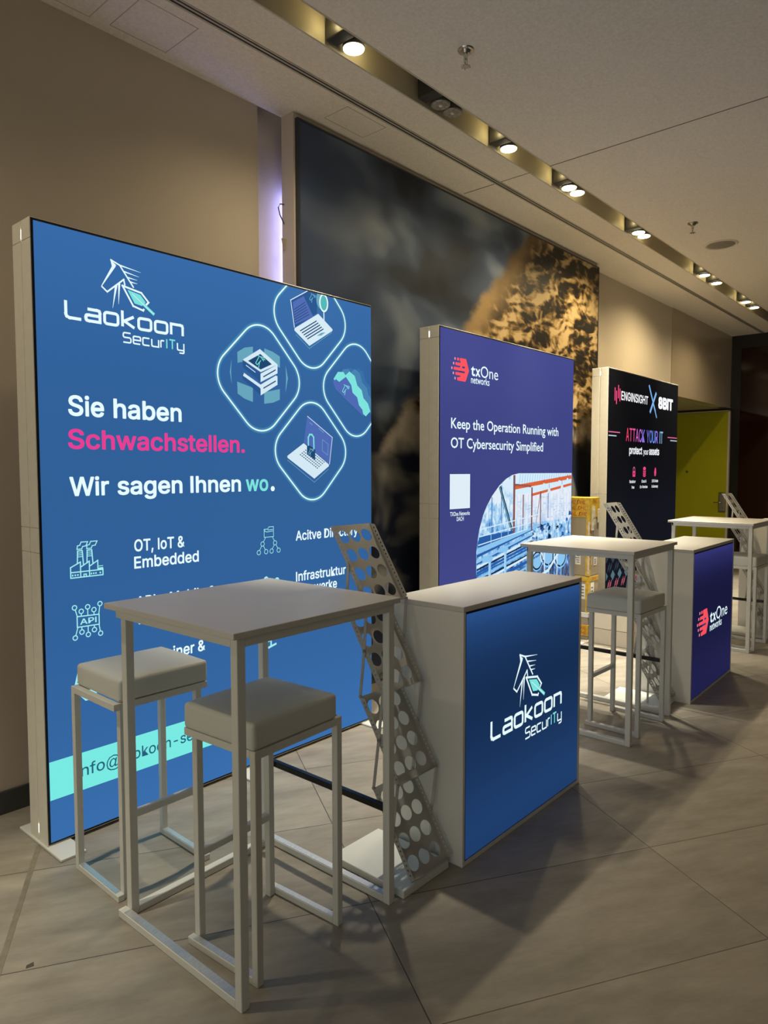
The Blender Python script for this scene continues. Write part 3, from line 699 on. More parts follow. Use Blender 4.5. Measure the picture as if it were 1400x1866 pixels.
a.poly([(1.451, 1.852), (1.643, 1.742), (1.619, 1.588), (1.425, 1.707)], PERI, 1); a.line([(1.451, 1.852), (1.643, 1.742), (1.619, 1.588)], .004, PALE, 2)
a.line([(1.565, 1.728), (1.61, 1.702), (1.605, 1.64), (1.562, 1.665)], .003, MIST, 2, True); a.line([(1.535, 1.79), (1.575, 1.766)], .004, MIST, 2); a.line([(1.468, 1.818), (1.49, 1.806)], .004, MIST, 2)
a.poly([(1.305, 1.632), (1.423, 1.703), (1.614, 1.588), (1.614, 1.578), (1.501, 1.508), (1.305, 1.622)], PALE, 2)
for k in range(5):
    for j in range(11): q = 1.392 + k * .013 + j * .0125; z = 1.640 + k * .0085 - j * .0072; a.poly([(q, z), (q + .008, z - .0045), (q + .013, z - .001), (q + .005, z + .0035)], DUSK, 3)
a.poly([(1.446, 1.700), (1.508, 1.672), (1.507, 1.612), (1.446, 1.645)], DUSK, 4)
a.line([(1.456, 1.69), (1.456, 1.735), (1.466, 1.752), (1.483, 1.752), (1.496, 1.738), (1.498, 1.672)], .009, TEAL, 5)
mini_horse(a, 1.477, 1.655, .04, MIST); a.build('padlock_illustration', None, t1)
a = Art(YP, R1)   # clouds
def cloud(dx, dy, m, layer):
    a.poly([(1.655 + dx, 2.075 + dy), (1.690 + dx, 2.118 + dy), (1.735 + dx, 2.122 + dy), (1.752 + dx, 2.105 + dy), (1.785 + dx, 2.13 + dy), (1.83 + dx, 2.108 + dy), (1.852 + dx, 2.055 + dy), (1.89 + dx, 2.03 + dy), (1.905 + dx, 1.985 + dy), (1.945 + dx, 1.955 + dy), (1.965 + dx, 1.91 + dy), (1.925 + dx, 1.878 + dy), (1.723 + dx, 1.991 + dy)], m, layer)
cloud(.075, .03, glow('#3d79b4', .82), 1); cloud(.045, .02, glow('#4d8cbd', .85), 2); cloud(.0, .0, TEAL, 3)
a.poly([(1.648, 2.06), (1.675, 2.075), (1.70, 2.062), (1.755, 2.096), (1.80, 2.052), (1.81, 2.01), (1.85, 1.985), (1.865, 1.94), (1.895, 1.915), (1.905, 1.876), (1.723, 1.985), (1.67, 2.02)], PERI, 4)
mini_horse(a, 1.755, 2.02, .06, TEAL); a.build('cloud_illustration', None, t1)

# ---- violet display
def hex_logo(a):
    RD, RP, W_ = glow('#fb5560', .95), glow('#f49ab0', .95), ICE
    a.poly([(.248, 2.347), (.318, 2.347), (.354, 2.268), (.312, 2.186), (.215, 2.186), (.215, 2.208), (.25, 2.216), (.235, 2.26), (.25, 2.3)], RD, 1)
    for z, u0 in ((2.336, .240), (2.302, .186), (2.268, .166), (2.234, .186), (2.200, .208)):
        a.poly(rounded([(u0, z - .0105), (.30, z - .0105), (.30, z + .0105), (u0, z + .0105)], .009, 5), RD, 2)
    for z, u in ((2.336, .185), (2.302, .168), (2.268, .148), (2.234, .165), (2.200, .186)):
        a.poly(rounded([(u - .009, z - .0095), (u + .005, z - .0095), (u + .005, z + .0095), (u - .009, z + .0095)], .006, 4), RP, 2)
    a.poly(rounded([(.206, 2.326), (.232, 2.326), (.232, 2.346), (.206, 2.346)], .006, 4), RD, 2)
    for z, u0, u1 in ((2.285, .268, .302), (2.251, .234, .300)): a.poly(rounded([(u0, z - .0065), (u1, z - .0065), (u1, z + .0065), (u0, z + .0065)], .005, 4), DKV, 3)
    a.text('t', .379, .431, 2.237, .083, W_, .022); a.text('x', .434, .500, 2.237, .083, W_, .022); a.text('One', .503, .738, 2.237, .083, W_, .0)
    a.text('networks', .380, .620, 2.184, .053, W_, .008)
DKV = glow('#3b4583', .8)
t2, R2 = display('violet lit display in the middle, with a factory picture at its foot', 3.8553, 2.9218, -.002, 1.977, glow('#474e96', .80, (0, 2.54, [(0, 1.1), (.3, 1.0), (.55, .84), (.8, .95), (1, 1.1)])))
CUR[0] = 'hum'
a = Art(YP, R2); hex_logo(a); a.build('hexagon_logo', None, t2)
CUR[0] = 'hum'
lettering(t2, R2, YP, [('Keep the Operation Running with', .140, 1.704, 1.849, .074, ICE, dict(bold=.010)), ('OT Cybersecurity Simplified', .138, 1.440, 1.712, .074, ICE, dict(bold=.010))], 'headline_line')
a = Art(YP, R2); a.poly([(.129, 1.528), (.376, 1.528), (.376, 1.281), (.129, 1.281)], glow('#e2f0fa', .95))
a.text('TXOne Networks', .133, .374, 1.231, .030, ICE, .012); a.text('DACH', .213, .298, 1.193, .030, ICE, .012); a.build('caption_block', None, t2)
# factory hall picture with a rounded corner
def hall_mat(name, els):
    m = bpy.data.materials.new(name); m.use_nodes = True; nt = m.node_tree; N = nt.nodes; L = nt.links
    b = N['Principled BSDF']; b.inputs['Base Color'].default_value = (.03, .03, .03, 1); b.inputs['Roughness'].default_value = .7
    tc = N.new('ShaderNodeTexCoord'); mp = N.new('ShaderNodeMapping'); mp.inputs['Scale'].default_value = (9, 9, 6); mp.inputs['Rotation'].default_value = (0, .35, 0)
    L.new(tc.outputs['Object'], mp.inputs['Vector'])
    v = N.new('ShaderNodeTexNoise'); v.inputs['Scale'].default_value = 1.6; v.inputs['Detail'].default_value = 7; v.inputs['Roughness'].default_value = .7; L.new(mp.outputs[0], v.inputs['Vector'])
    sx = N.new('ShaderNodeSeparateXYZ'); L.new(tc.outputs['Object'], sx.inputs[0])
    g = N.new('ShaderNodeMapRange'); g.inputs[1].default_value = .7; g.inputs[2].default_value = 1.45; g.inputs[3].default_value = -.06; g.inputs[4].default_value = .24; L.new(sx.outputs['Z'], g.inputs[0])
    ad = N.new('ShaderNodeMath'); L.new(v.outputs['Fac'], ad.inputs[0]); L.new(g.outputs[0], ad.inputs[1])
    r = N.new('ShaderNodeValToRGB'); e = r.color_ramp.elements
    while len(e) < len(els): e.new(.5)
    for q, (p, c) in zip(e, els): q.position = p; q.color = (*lin(c), 1)
    L.new(ad.outputs[0], r.inputs['Fac']); L.new(r.outputs['Color'], b.inputs['Emission Color']); b.inputs['Emission Strength'].default_value = .95
    return m
HB = hall_mat('factory_picture_print', [(.34, '#1c3566'), (.43, '#2f6cb8'), (.52, '#69aee6'), (.62, '#b4d9f6'), (.72, '#dcecfa')])
HB2 = hall_mat('factory_window_print', [(.40, '#7fb0e4'), (.52, '#b4d0f0'), (.62, '#d4e2f6'), (.72, '#e6eefa')])
HB3 = hall_mat('factory_machine_print', [(.36, '#142440'), (.46, '#2a62ac'), (.55, '#5aa4e2'), (.63, '#a8d4f4'), (.72, '#e0f0fc')])
RP2 = (.462, 1.962, .03, 1.531)
arcp = [(.462, .945), (.475, 1.02), (.500, 1.115), (.55, 1.221), (.60, 1.29), (.67, 1.362), (.771, 1.439), (.87, 1.490), (.96, 1.519), (1.055, 1.531)]
a = Art(YP, R2)
a.poly([(.462, .03)] + arcp + [(1.962, 1.531), (1.962, .03)], HB, 1)
OR, ORD, B1, B2, B3, BK, SKY = glow('#e0673a', .9), glow('#8a5a5c', .8), glow('#2a62b0', .85), glow('#8cc6f2', .95), glow('#d2e8f8', 1.0), glow('#1a2440', .7), glow('#dbe6f8', .92)
def left_at(z):
    for (u0, z0), (u1, z1) in zip(arcp, arcp[1:]):
        if z0 <= z <= z1: return u0 + (u1 - u0) * (z - z0) / (z1 - z0)
    return .462
def pl_(pts, m, layer=2): a.poly([(max(p[0], left_at(p[1]) + .004), p[1]) for p in pts], m, layer)
pl_([(1.0, 1.12), (1.0, 1.36), (1.96, 1.40), (1.96, 1.13)], HB2)                                   # bright window wall
pl_([(.47, 1.02), (.60, 1.30), (.98, 1.34), (.98, 1.06)], HB3, 2)
for k in range(7): q = .62 + k * .05; a.line([(q, 1.09), (q, 1.30)], .008, B2, 3)
pl_([(.78, 1.44), (1.05, 1.527), (1.955, 1.529), (1.955, 1.40), (1.0, 1.36)], B3, 2)               # roof sheets
for k in range(22): q = 1.08 + k * .04; a.line([(q, 1.525), (q - .02, 1.44 + k * .001)], .007, B2, 3)
for k in range(70):
    u = 1.02 + random.random() * .92; z = 1.14 + random.random() * .2; w_ = .01 + random.random() * .05
    pl_([(u, z), (u + w_, z + .002), (u + w_, z + .006), (u, z + .004)], random.choice((B2, B2, glow('#b9cdea', .92), B3)), 3)
for k in range(16): q = 1.03 + k * .06; a.line([(q, 1.12), (q, 1.36)], .004, glow('#b4c8e8', .92), 3)
a.line([(.98, 1.418), (1.955, 1.497)], .034, OR, 4); a.line([(1.25, 1.352), (1.955, 1.432)], .022, OR, 4); a.line([(.99, 1.44), (1.25, 1.425)], .018, ORD, 4)
for u, z0, z1, w_, m_ in ((.985, 1.06, 1.518, .030, ORD), (1.125, 1.075, 1.36, .016, ORD), (1.262, 1.06, 1.415, .022, ORD), (1.408, 1.075, 1.38, .016, ORD), (.665, 1.06, 1.352, .010, B1), (.80, 1.06, 1.44, .009, B1), (1.535, 1.15, 1.36, .010, B1)): a.line([(u, z0), (u, z1)], w_, m_, 5)
a.line([(.775, 1.430), (.955, 1.081)], .030, BK, 5); a.line([(.770, 1.432), (.95, 1.083)], .010, MIST, 6); a.line([(1.33, 1.10), (1.40, 1.36)], .008, ORD, 5)
for u, z in ((1.46, 1.43), (1.55, 1.39), (1.73, 1.452), (1.78, 1.415), (1.88, 1.47)): pl_([(u - .028, z - .02), (u + .028, z - .02), (u + .012, z + .018), (u - .012, z + .018)], B3, 6); a.line([(u, z + .015), (u, z + .05)], .006, ORD, 6)
pl_([(.47, .99), (.50, 1.06), (1.0, 1.08), (1.0, 1.06), (.60, .96)], B1, 3)
for p, q in (((.50, 1.115), (1.40, 1.19)), ((.482, 1.06), (1.25, 1.125)), ((.470, .998), (1.20, 1.075))): a.line([(max(p[0], left_at(p[1]) + .01), p[1]), q], .008, B3, 6)
for u in (.655, .80, .90, 1.02, 1.13): a.line([(u, .96 + (u - .6) * .16), (u, 1.128 + (u - .6) * .09)], .009, B2, 6)
for k in range(60):                                                                                # machine clutter on the right
    u = 1.25 + random.random() * .69; z = .98 + random.random() * .19 * (u - .9); s = .008 + random.random() * .02
    pl_([(u - s, z - s * .7), (u + s, z - s * .5), (u + s * .8, z + s * .6), (u - s * .7, z + s)], random.choice((B1, B2, B3, B3, BK)), 6)
pl_([(.464, .93), (.464, .975), (1.50, 1.125), (1.55, 1.11)], B2, 4); pl_([(.464, .905), (.464, .928), (1.50, 1.095), (1.50, 1.105)], B1, 5)
for k in range(7):                                                                                 # pipe bundle
    z = .875 - k * .043; a.line([(.466, z), (1.30 + k * .03, z + .165 + k * .006)], .018, (B2, B3, B1)[k % 3], 5)
    a.line([(.466, z - .018), (1.28 + k * .03, z + .145)], .012, BK if k % 2 else B1, 4)
for u, z in ((.64, .86), (.86, .92)):
    a.line([(u, z - .20), (u, z), (u + .02, z + .022), (u - .10, z + .015)], .034, B2, 7); a.line([(u - .008, z - .2), (u - .008, z)], .008, B3, 8)
pl_([(1.25, .05), (1.25, .88), (1.96, .95), (1.96, .05)], HB3, 4)
for cx, cy, r_ in ((1.36, .80, .10), (1.55, .84, .13), (1.77, .80, .12), (1.45, .55, .12), (1.72, .5, .14)):
    a.poly(circle(cx, cy, r_, r_ * .9, 24), B2, 5); a.line(circle(cx, cy, r_ * .8, r_ * .72, 24), .014, BK, 6, True); a.line(circle(cx, cy, r_, r_ * .9, 24)[:15], .016, B3, 7)
for k in range(5): a.line([(1.50 + k * .07, .10), (1.48 + k * .075, .92)], .016, (B3, B2, BK, B3, B2)[k], 7)
a.line([(1.38, .66), (1.55, .70), (1.72, .83), (1.74, .90)], .026, B3, 8)
a.build('factory_picture', None, t2)

# ---- black display
CUR[0] = 'grot'
K1 = glow('#10131d', .45, (0, 2.54, [(0, 1.5), (.12, 6.5), (.32, 3.6), (.55, 1.1), (.8, .6), (1, .8)]))
t3, R3 = display('black lit display at the back, with a pink slogan', 6.496, 2.887, .0025, 1.912, K1)
PK, PK2, BL, WH = glow('#f24a80', .95), glow('#e06a96', .9), glow('#7fb6f0', .95), glow('#f4f6fa', 1.0)
a = Art(YP, R3)
for u, z0, z1 in ((.150, 2.235, 2.362), (.187, 2.203, 2.333), (.230, 2.262, 2.392), (.268, 2.236, 2.360)): a.line([(u, z0), (u, z1)], .022, PK)
a.text('ENGINSIGHT', .299, .998, 2.253, .087, WH, .012)
a.line([(1.018, 2.462), (1.254, 2.127)], .030, BL, 1, w2=.020); a.line([(1.07, 2.385), (1.215, 2.19)], .026, BL, 1); a.line([(1.228, 2.398), (1.056, 2.173)], .036, BL, 2)
a.text('8BIT', 1.296, 1.742, 2.233, .128, WH, .034, 2)
a.build('sponsor_logos', None, t3)
a = Art(YP, R3)
for (p, q, m_) in (((.012, 1.929), (.285, 1.929), PK2), ((.012, 1.893), (.20, 1.893), glow('#b9d2dc', .9)), ((1.60, 1.928), (1.905, 1.928), PK2), ((1.688, 1.895), (1.905, 1.895), glow('#b9d2dc', .9))): a.line([p, q], .011, m_)
cols = ['#f5486c', '#f0508a', '#ea5aa6', '#d868c4', '#c070dc', '', '#8c74e8', '#7c7cf0', '#6e8cf2', '#6a9cf2', '', '#78b2f2', '#8cc2f4']
W8 = {'A': 1, 'T': .95, 'C': 1, 'K': 1, 'Y': .95, 'O': 1, 'U': 1, 'R': 1, 'I': .22, ' ': .40}
word = 'ATTACK YOUR IT'; tot = sum(W8[c] for c in word) + .17 * len(word); u = .435; k_ = (1.465 - .435) / tot
for i, ch_ in enumerate(word):
    if ch_ != ' ':
        cc = cols[min(i, len(cols) - 1)] or '#8c74e8'
        a.text(ch_, u, u + W8[ch_] * k_, 1.851, .133, glow(cc, .95), .003)
    u += (W8[ch_] + .17) * k_
a.text('protect', .521, .862, 1.722, .080, WH, .016); a.text('your', .895, 1.035, 1.722, .062, WH, .008); a.text('assets', 1.057, 1.350, 1.722, .080, WH, .016)
a.build('slogan_lettering', None, t3)
a = Art(YP, R3)
a.poly([(.622, 1.489), (.690, 1.489), (.690, 1.547), (.622, 1.547)], PK); a.poly(circle(.656, 1.522, .011), K1, 2); a.line([(.656, 1.518), (.656, 1.503)], .008, K1, 2)
a.line([(.634, 1.547), (.634, 1.572), (.646, 1.585), (.666, 1.585), (.678, 1.572), (.678, 1.547)], .010, PK2); a.build('padlock_icon', None, t3)
a = Art(YP, R3); a.poly(circle(.937, 1.574, .038, .02), PK)
for z in (1.545, 1.522, 1.500): a.line([(.902, z + .008), (.915, z - .004), (.937, z - .008), (.959, z - .004), (.972, z + .008)], .014, PK)
a.build('stack_icon', None, t3)
a = Art(YP, R3); a.poly([(1.225, 1.49), (1.245, 1.50), (1.262, 1.488), (1.275, 1.53), (1.268, 1.57), (1.245, 1.59), (1.232, 1.575), (1.218, 1.54)], PK); a.build('map_icon', None, t3)
lettering(t3, R3, YP, [(s_, u0, u1, z, .030, WH, dict(bold=.012)) for s_, u0, u1, z in (('Backdoor', .545, .70, 1.425), ('free', .60, .67, 1.366), ('Cloud &', .862, .995, 1.425), ('On-Premises', .82, 1.03, 1.366), ('100% Made', 1.150, 1.335, 1.425), ('in Germany', 1.150, 1.335, 1.366))], 'caption_line')
a = Art(YP, R3); D1_, D2_, PD = glow('#5d7c8e', .75), glow('#3a4c5c', .75), glow('#cc6a80', .75)
for i in range(12):
    cx = .005 + i * .167
    for z, m_ in ((.518, D1_), (.690, D2_)): a.poly([(cx - .052, z), (cx, z + .052), (cx + .052, z), (cx, z - .052)], m_)
    for z, m_ in ((.435, PD), (.605, D2_)):
        for k in range(4): a.line([(cx + .042 + k * .024, z - .045 + (k % 2) * .02), (cx + .07 + k * .024, z + .02 + (k % 2) * .02)], .011, m_)
a.build('diamond_pattern', None, t3)

# ================================================================ COUNTERS
def counter(label, x, y, rz, ground):
    t = thing('promotion_counter', label, 'counter', (x, y, 0), rz, 'lit promotion counters')
    w, d, h = 1.005, .37, 1.03
    b = MB(); b.box(0, .016, 0, d, .0, h - .022, None, .0015, 1); b.build('side_panel', LAMINATE, t)
    b = MB(); b.box(w - .016, w, 0, d, .0, h - .022, None, .0015, 1); b.build('side_panel', LAMINATE, t)
    box('back_panel', LAMINATE, t, .016, w - .016, d - .016, d, 0, h - .022)
    box('counter_top', TOPLAM, t, 0, w, 0, d, h - .0215, h, .0015, 1)
    b = MB(); b.box(.016, w - .016, .002, .05, .0, .018); b.build('bottom_rail', LAMINATE, t)
    b = MB(); b.box(.0155, w - .0155, .004, .010, .012, h - .022); b.build('shadow_gap', BLACK, t)
    b = MB(); b.box(.024, w - .022, .001, .005, .024, h - .032); b.build('print_ground', ground, t)
    return t
GRC = [(0, .9), (.10, 1.05), (.28, .80), (.55, .50), (.78, .60), (.93, 1.2), (1, 1.75)]
c1 = counter('white counter with a blue lit front, nearest, right of the perforated rack', 2.186, 1.5321, .0037, glow('#2a508a', .60, (.02, 1.01, GRC)))
sxx, szz = (.810 - .197) / (.679 - .128), (.764 - .4495) / (2.448 - 2.1715)
a = Art(.001, None, lambda p: (.197 + (p[0] - .128) * sxx, .4475 + (p[1] - 2.1715) * szz)); horse_logo(a, 1.12); a.build('horse_logo', None, c1)
CUR[0] = 'hum'
c2 = counter('white counter with a violet lit front, second in the row', 4.7708, 1.5144, .0244, glow('#37387a', .55, (.02, 1.01, [(0, .62), (.12, .7), (.35, .5), (.6, .36), (.8, .45), (.93, 1.1), (1, 1.7)])))
a = Art(.001, None, lambda p: (.121 + (p[0] - .146) * (.858 - .121) / (.737 - .146), .418 + (p[1] - 2.184) * (.596 - .418) / (2.347 - 2.184))); hex_logo(a); a.build('hexagon_logo', None, c2)
CUR[0] = 'grot'
c3 = counter('white counter half out of frame at the far right end of the row', 7.50, 1.575, .015, glow('#141824', .8))

# ================================================================ TABLES AND STOOLS
def bars(t, W_, D_, s, inset, h, strip_end=.03):
    """two floor bars with steel top strips and four legs; legs at the back stand on the inner side of the bars"""
    for x0, lx in ((0, inset), (W_ - s, W_ - s - inset)):
        l = MB(); l.box(x0, x0 + s, 0, s, 0, h, None, .0015, 1); l.build('leg', WHITE_METAL, t)
        l = MB(); l.box(lx, lx + s, D_ - s - .004, D_ - .004, 0, h, None, .0015, 1); l.build('leg', WHITE_METAL, t)
        b = MB(); b.box(x0, x0 + s, s, D_ + .004, 0, s * .9, None, .002, 1); fb = b.build('floor_bar', WHITE_METAL, t)
        box('steel_strip', STEEL, fb, x0 + .002, x0 + s - .002, s + .004, D_ - strip_end, s * .9 - .0005, s * .9 + .0015)
def make_table():
    t = thing('bar_table', '', 'table')
    W0, D0, H0, s = .7274, .7046, 1.1055, .030
    box('tabletop', TOPLAM, t, 0, W0, 0, D0, H0 - .019, H0, .0015, 1)
    fr = bpy.data.objects.new('frame', None)
    ox, oy = .020, .012
    # build in a shifted child-free way: geometry offsets baked in
    for x0, lx in ((ox, ox + s), (W0 - ox - s, W0 - ox - 2 * s)):
        l = MB(); l.box(x0, x0 + s, oy, oy + s, 0, H0 - .019, None, .0015, 1); l.build('leg', WHITE_METAL, t)
        l = MB(); l.box(lx, lx + s, D0 - oy - s - .006, D0 - oy - .006, 0, H0 - .019, None, .0015, 1); l.build('leg', WHITE_METAL, t)
        b = MB(); b.box(x0, x0 + s, oy + s, D0 - oy, 0, .027, None, .002, 1); fb = b.build('floor_bar', WHITE_METAL, t)
        box('steel_strip', STEEL, fb, x0 + .002, x0 + s - .002, oy + s + .004, D0 - oy - .034, .0265, .0285)
        b = MB(); b.box(x0, x0 + s, oy + s, D0 - oy - s, H0 - .047, H0 - .0195); b.build('apron_rail', WHITE_METAL, t)
    b = MB(); b.box(ox + 2 * s, W0 - ox - 2 * s, D0 - oy - s - .006, D0 - oy - .006, 0, .027, None, .002, 1); b.build('cross_bar', WHITE_METAL, t)
    for y0 in (oy, D0 - oy - s - .006):
        b = MB(); b.box(ox + s, W0 - ox - s, y0, y0 + s, H0 - .047, H0 - .0195); b.build('apron_rail', WHITE_METAL, t)
    b = MB(); xr = W0 - ox - s; b.box(xr + .004, xr + s - .004, oy + s, D0 - oy - s, .332, .356, None, .003); b.build('footrest', DARKBAR, t)['label'] = 'black footrest bar'
    return t
tb = make_table()
for i, (x, y, rz, lab) in enumerate(((1.1425, 1.5646, .0216, 'white square bar table in the foreground, in front of the large blue display'),
                                     (3.7735, 1.5107, .0246, 'white square bar table between the blue and the violet counter'),
                                     (6.4313, 1.5664, .0149, 'white square bar table farthest away, in front of the green door'))):
    o = tb if i == 0 else copy_tree(tb)
    o.location = (x, y, 0); o.rotation_euler = (0, 0, rz); o['label'] = lab; o['group'] = 'bar tables beside the counters'
def cushion(w, d, z0, z1):
    """upholstered pad with tight rounded edges and a slightly crowned top"""
    r = .013; bm = bmesh.new(); bmesh.ops.create_cube(bm, size=1)
    bmesh.ops.subdivide_edges(bm, edges=bm.edges[:], cuts=15, use_grid_fill=True)
    hs = (w / 2, d / 2, (z1 - z0) / 2)
    def pos(t, h):
        i = round((t + .5) * 16); k = min(i, 16 - i)
        off = (0, .15, .4, .7, 1.0)[k] * r if k < 5 else r + (k - 4) / 4 * (h - r)
        return -h + off if i < 8 else (h - off if i > 8 else 0.)
    for v in bm.verts:
        q = Vector([pos(c, h) for c, h in zip(v.co, hs)]); n = [2 * c for c in v.co]
        core = Vector([max(-h + r, min(h - r, c)) for c, h in zip(q, hs)]); dl = q - core
        if dl.length > 1e-9: q = core + dl.normalized() * r
        fx, fy, fz = q.x / hs[0], q.y / hs[1], q.z / hs[2]
        if n[2] > .99: q.z += .006 * (1 - fx ** 4) * (1 - fy ** 4)
        if abs(n[0]) > .99: q.x += math.copysign(.003, n[0]) * (1 - fz ** 2) * (1 - fy ** 6)
        if abs(n[1]) > .99: q.y += math.copysign(.003, n[1]) * (1 - fz ** 2) * (1 - fx ** 6)
        v.co = q + Vector((hs[0], hs[1], z0 + hs[2]))
    return bm
def make_stool():
    t = thing('bar_stool', '', 'stool')
    w, d, h, s = .388, .338, .725, .025
    m = MB(); m.bm.free(); m.bm = cushion(w - .019, d - .002, h - .001, .808)
    for v in m.bm.verts: v.co += Vector((-.003, .001, 0))
    cu = m.build('seat_cushion', LEATHER, t, True)
    p = MB()
    lo = .004
    p.tube([(lo, lo, h + .009), (w - .024, lo, h + .009), (w - .024, d - lo, h + .009), (lo, d - lo, h + .009), (lo, lo, h + .009)], .0022, 6)
    p.build('piping', mat('cushion_piping', (.45, .43, .38), .6), cu)
    for x0, lx in ((0, s), (w - s, w - 2 * s)):
        l = MB(); l.box(x0, x0 + s, 0, s, 0, h, None, .0015, 1); l.build('leg', WHITE_METAL, t)
        l = MB(); l.box(lx, lx + s, d - s - .006, d - .006, 0, h - .0005, None, .0015, 1); l.build('leg', WHITE_METAL, t)
        b = MB(); b.box(x0, x0 + s, s, d, 0, .024, None, .002, 1); fb = b.build('floor_bar', WHITE_METAL, t)
        box('steel_strip', STEEL, fb, x0 + .002, x0 + s - .002, s + .003, d - .026, .0235, .0252)
        b = MB(); b.box(x0, x0 + s, s, d, h - .025, h - .0003, None, .0015, 1); b.build('seat_rail', WHITE_METAL, t)
    for y0 in (0, d - s):
        b = MB(); b.box(s, w - s, y0, y0 + s, h - .025, h - .0006); b.build('seat_rail', WHITE_METAL, t)
    b = MB(); b.box(2 * s, w - 2 * s, d - s - .006, d - .006, .285, .310, None, .002, 1); b.build('footrest', WHITE_METAL, t)
    return t
sto = make_stool()
for i, (x, y, rz, lab) in enumerate(((1.254, 1.620, .069, 'white padded bar stool nearest the camera, pushed under the foreground table'),
                                     (1.574, 2.665, PI - .005, 'white padded bar stool behind the foreground table, close to the large blue display'),
                                     (3.957, 1.539, -.02, 'white padded bar stool under the table next to the violet display'),
                                     (6.568, 1.566, -.01, 'white padded bar stool farthest away, partly behind the violet counter'))):
    o = sto if i == 0 else copy_tree(sto)
    o.location = (x, y, 0); o.rotation_euler = (0, 0, rz); o['label'] = lab; o['group'] = 'padded bar stools'

# ================================================================ LEAFLET RACKS
def make_rack():
    t = thing('leaflet_rack', '', 'leaflet rack')
    w, D = .228, Vector((0, -.190, -.299)); Ln = D.length; dn = D.normalized(); nv = Vector((0, dn.z, -dn.y))   # nv: out of the shelf face
    X = Vector((1, 0, 0))
    box('base_plate', WHITE_METAL, t, 0, .275, 0, .372, 0, .030, .003)
    tops = [Vector((.052, .425, 1.331)), Vector((.052, .342, 1.006)), Vector((.052, .268, .676)), Vector((.052, .199, .334))]
    # back sheet in (x, s): s runs down the shelf
    loops = [[(0, 0), (w, 0), (w, Ln), (0, Ln)]]
    for r in range(4):
        for c_ in range(3): loops.append(circle(w / 2 + (c_ - 1) * .066, .052 + r * .083, .0285, n=22)[::-1])
    sheet = curve_fill(loops, .0014)
    fl_loops = [[(0, 0), (.024, .018), (.024, Ln - .006), (0, Ln)]] + [circle(.0125, .028 + k * .0178, .0042, n=10)[::-1] for k in range(18)]
    flange = curve_fill(fl_loops, .0014)
    lp_loops = [[(0, 0), (w, 0), (w, .022), (0, .022)]] + [circle(.014 + k * .0182, .011, .0042, n=10)[::-1] for k in range(12)]
    lip = curve_fill(lp_loops, .0014)
    for T in tops:
        m = MB()
        m.add([T + X * p.x + dn * p.y + nv * p.z for p in sheet[0]], sheet[1])
        m.add([T + nv * p.x + dn * p.y + X * p.z for p in flange[0]], flange[1])
        m.add([T + X * w + nv * p.x + dn * p.y + X * p.z for p in flange[0]], flange[1])
        m.add([T + D + X * p.x + nv * p.y + dn * p.z for p in lip[0]], lip[1])
        m.build('leaflet_shelf', PERF, t)
    for a_, b_ in zip(tops, tops[1:]):
        for sx_ in (-.004, w + .004):
            for p, q in ((a_ + D, b_ + D * .5), (a_ + D * .5, b_)):
                o_ = X * sx_ + nv * .010
                m = MB(); m.bar(p + o_, q + o_, .013, .0025, (0, 1, 0))
                for e in (p + o_, q + o_): m.cyl(e - X * .004, (1, 0, 0), .0065, .0065, .008, 12)
                m.build('link_arm', PERF, t)
    for sx_ in (-.004, w + .004):
        p = tops[3] + D * .5 + X * sx_ + nv * .01
        m = MB(); m.bar(p, (p.x, p.y + .002, .030), .013, .0025, (0, 1, 0)); m.cyl(p - X * .004, (1, 0, 0), .0065, .0065, .008, 12); m.build('link_arm', PERF, t)
    return t
rk = make_rack()
for i, (x, y, rz, lab) in enumerate(((1.881, 1.575, .0, 'grey perforated zigzag leaflet rack nearest the camera, left of the blue counter'),
                                     (4.4775, 1.605, .0244, 'grey perforated zigzag leaflet rack in the middle, left of the violet counter'),
                                     (7.14, 1.612, .01, 'grey perforated zigzag leaflet rack farthest right, in front of the dark red wall'))):
    o = rk if i == 0 else copy_tree(rk)
    o.location = (x, y, 0); o.rotation_euler = (0, 0, rz); o['label'] = lab; o['group'] = 'zigzag leaflet racks'

# ================================================================ PARCELS
CARD = mat('brown_cardboard', (.31, .26, .19), .8, var=(9, .08), bump=(120, .1), stretch=(1, 1, .2))
CARD2 = mat('pale_cardboard', (.50, .44, .34), .8, var=(70, .06), stretch=(8, 8, .15))
TAPEY = mat('yellow_parcel_tape', (.58, .37, .03), .35, var=(25, .25)); TAPEC = mat('clear_parcel_tape', (.62, .56, .42), .25, var=(30, .2))
TRED = mat('red_tape_lettering', (.42, .02, .015), .4); LABW = mat('white_parcel_label', (.72, .72, .70), .5); INK = mat('label_ink', (.10, .10, .16), .6)
def face_text(m, body, O, ux, uz, nrm, w, h, mm, bold=.03, shear=.25):
    v, f = text_geo(body, bold, shear); x0 = min(p.x for p in v); x1 = max(p.x for p in v); y0 = min(p.y for p in v); y1 = max(p.y for p in v)
    m.add([Vector(O) + Vector(ux) * ((p.x - x0) / (x1 - x0) * w) + Vector(uz) * ((p.y - y0) / (y1 - y0) * h) + Vector(nrm) * .0008 for p in v], f, mm)
def parcel(label, x, y, z, w, d, h, m, rz=0):
    t = thing('cardboard_parcel', label, 'parcel', (x, y, z), rz, 'parcels beside the black display')
    b = MB(); b.box(0, w, 0, d, 0, h, None, .006); b.build('carton', m, t)
    return t
def label_on(t, y, z, w, h):
    """paper label on the x = 0 face, with printed lines"""
    m = MB(); m.box(-.0012, -.0002, y, y + w, z, z + h, LABW)
    for k in range(4):
        q = z + h * (.18 + .2 * k); m.box(-.0018, -.0012, y + w * .15, y + w * (.55 + .1 * (k % 3)), q, q + h * .07, INK)
    m.build('parcel_label', None, t)
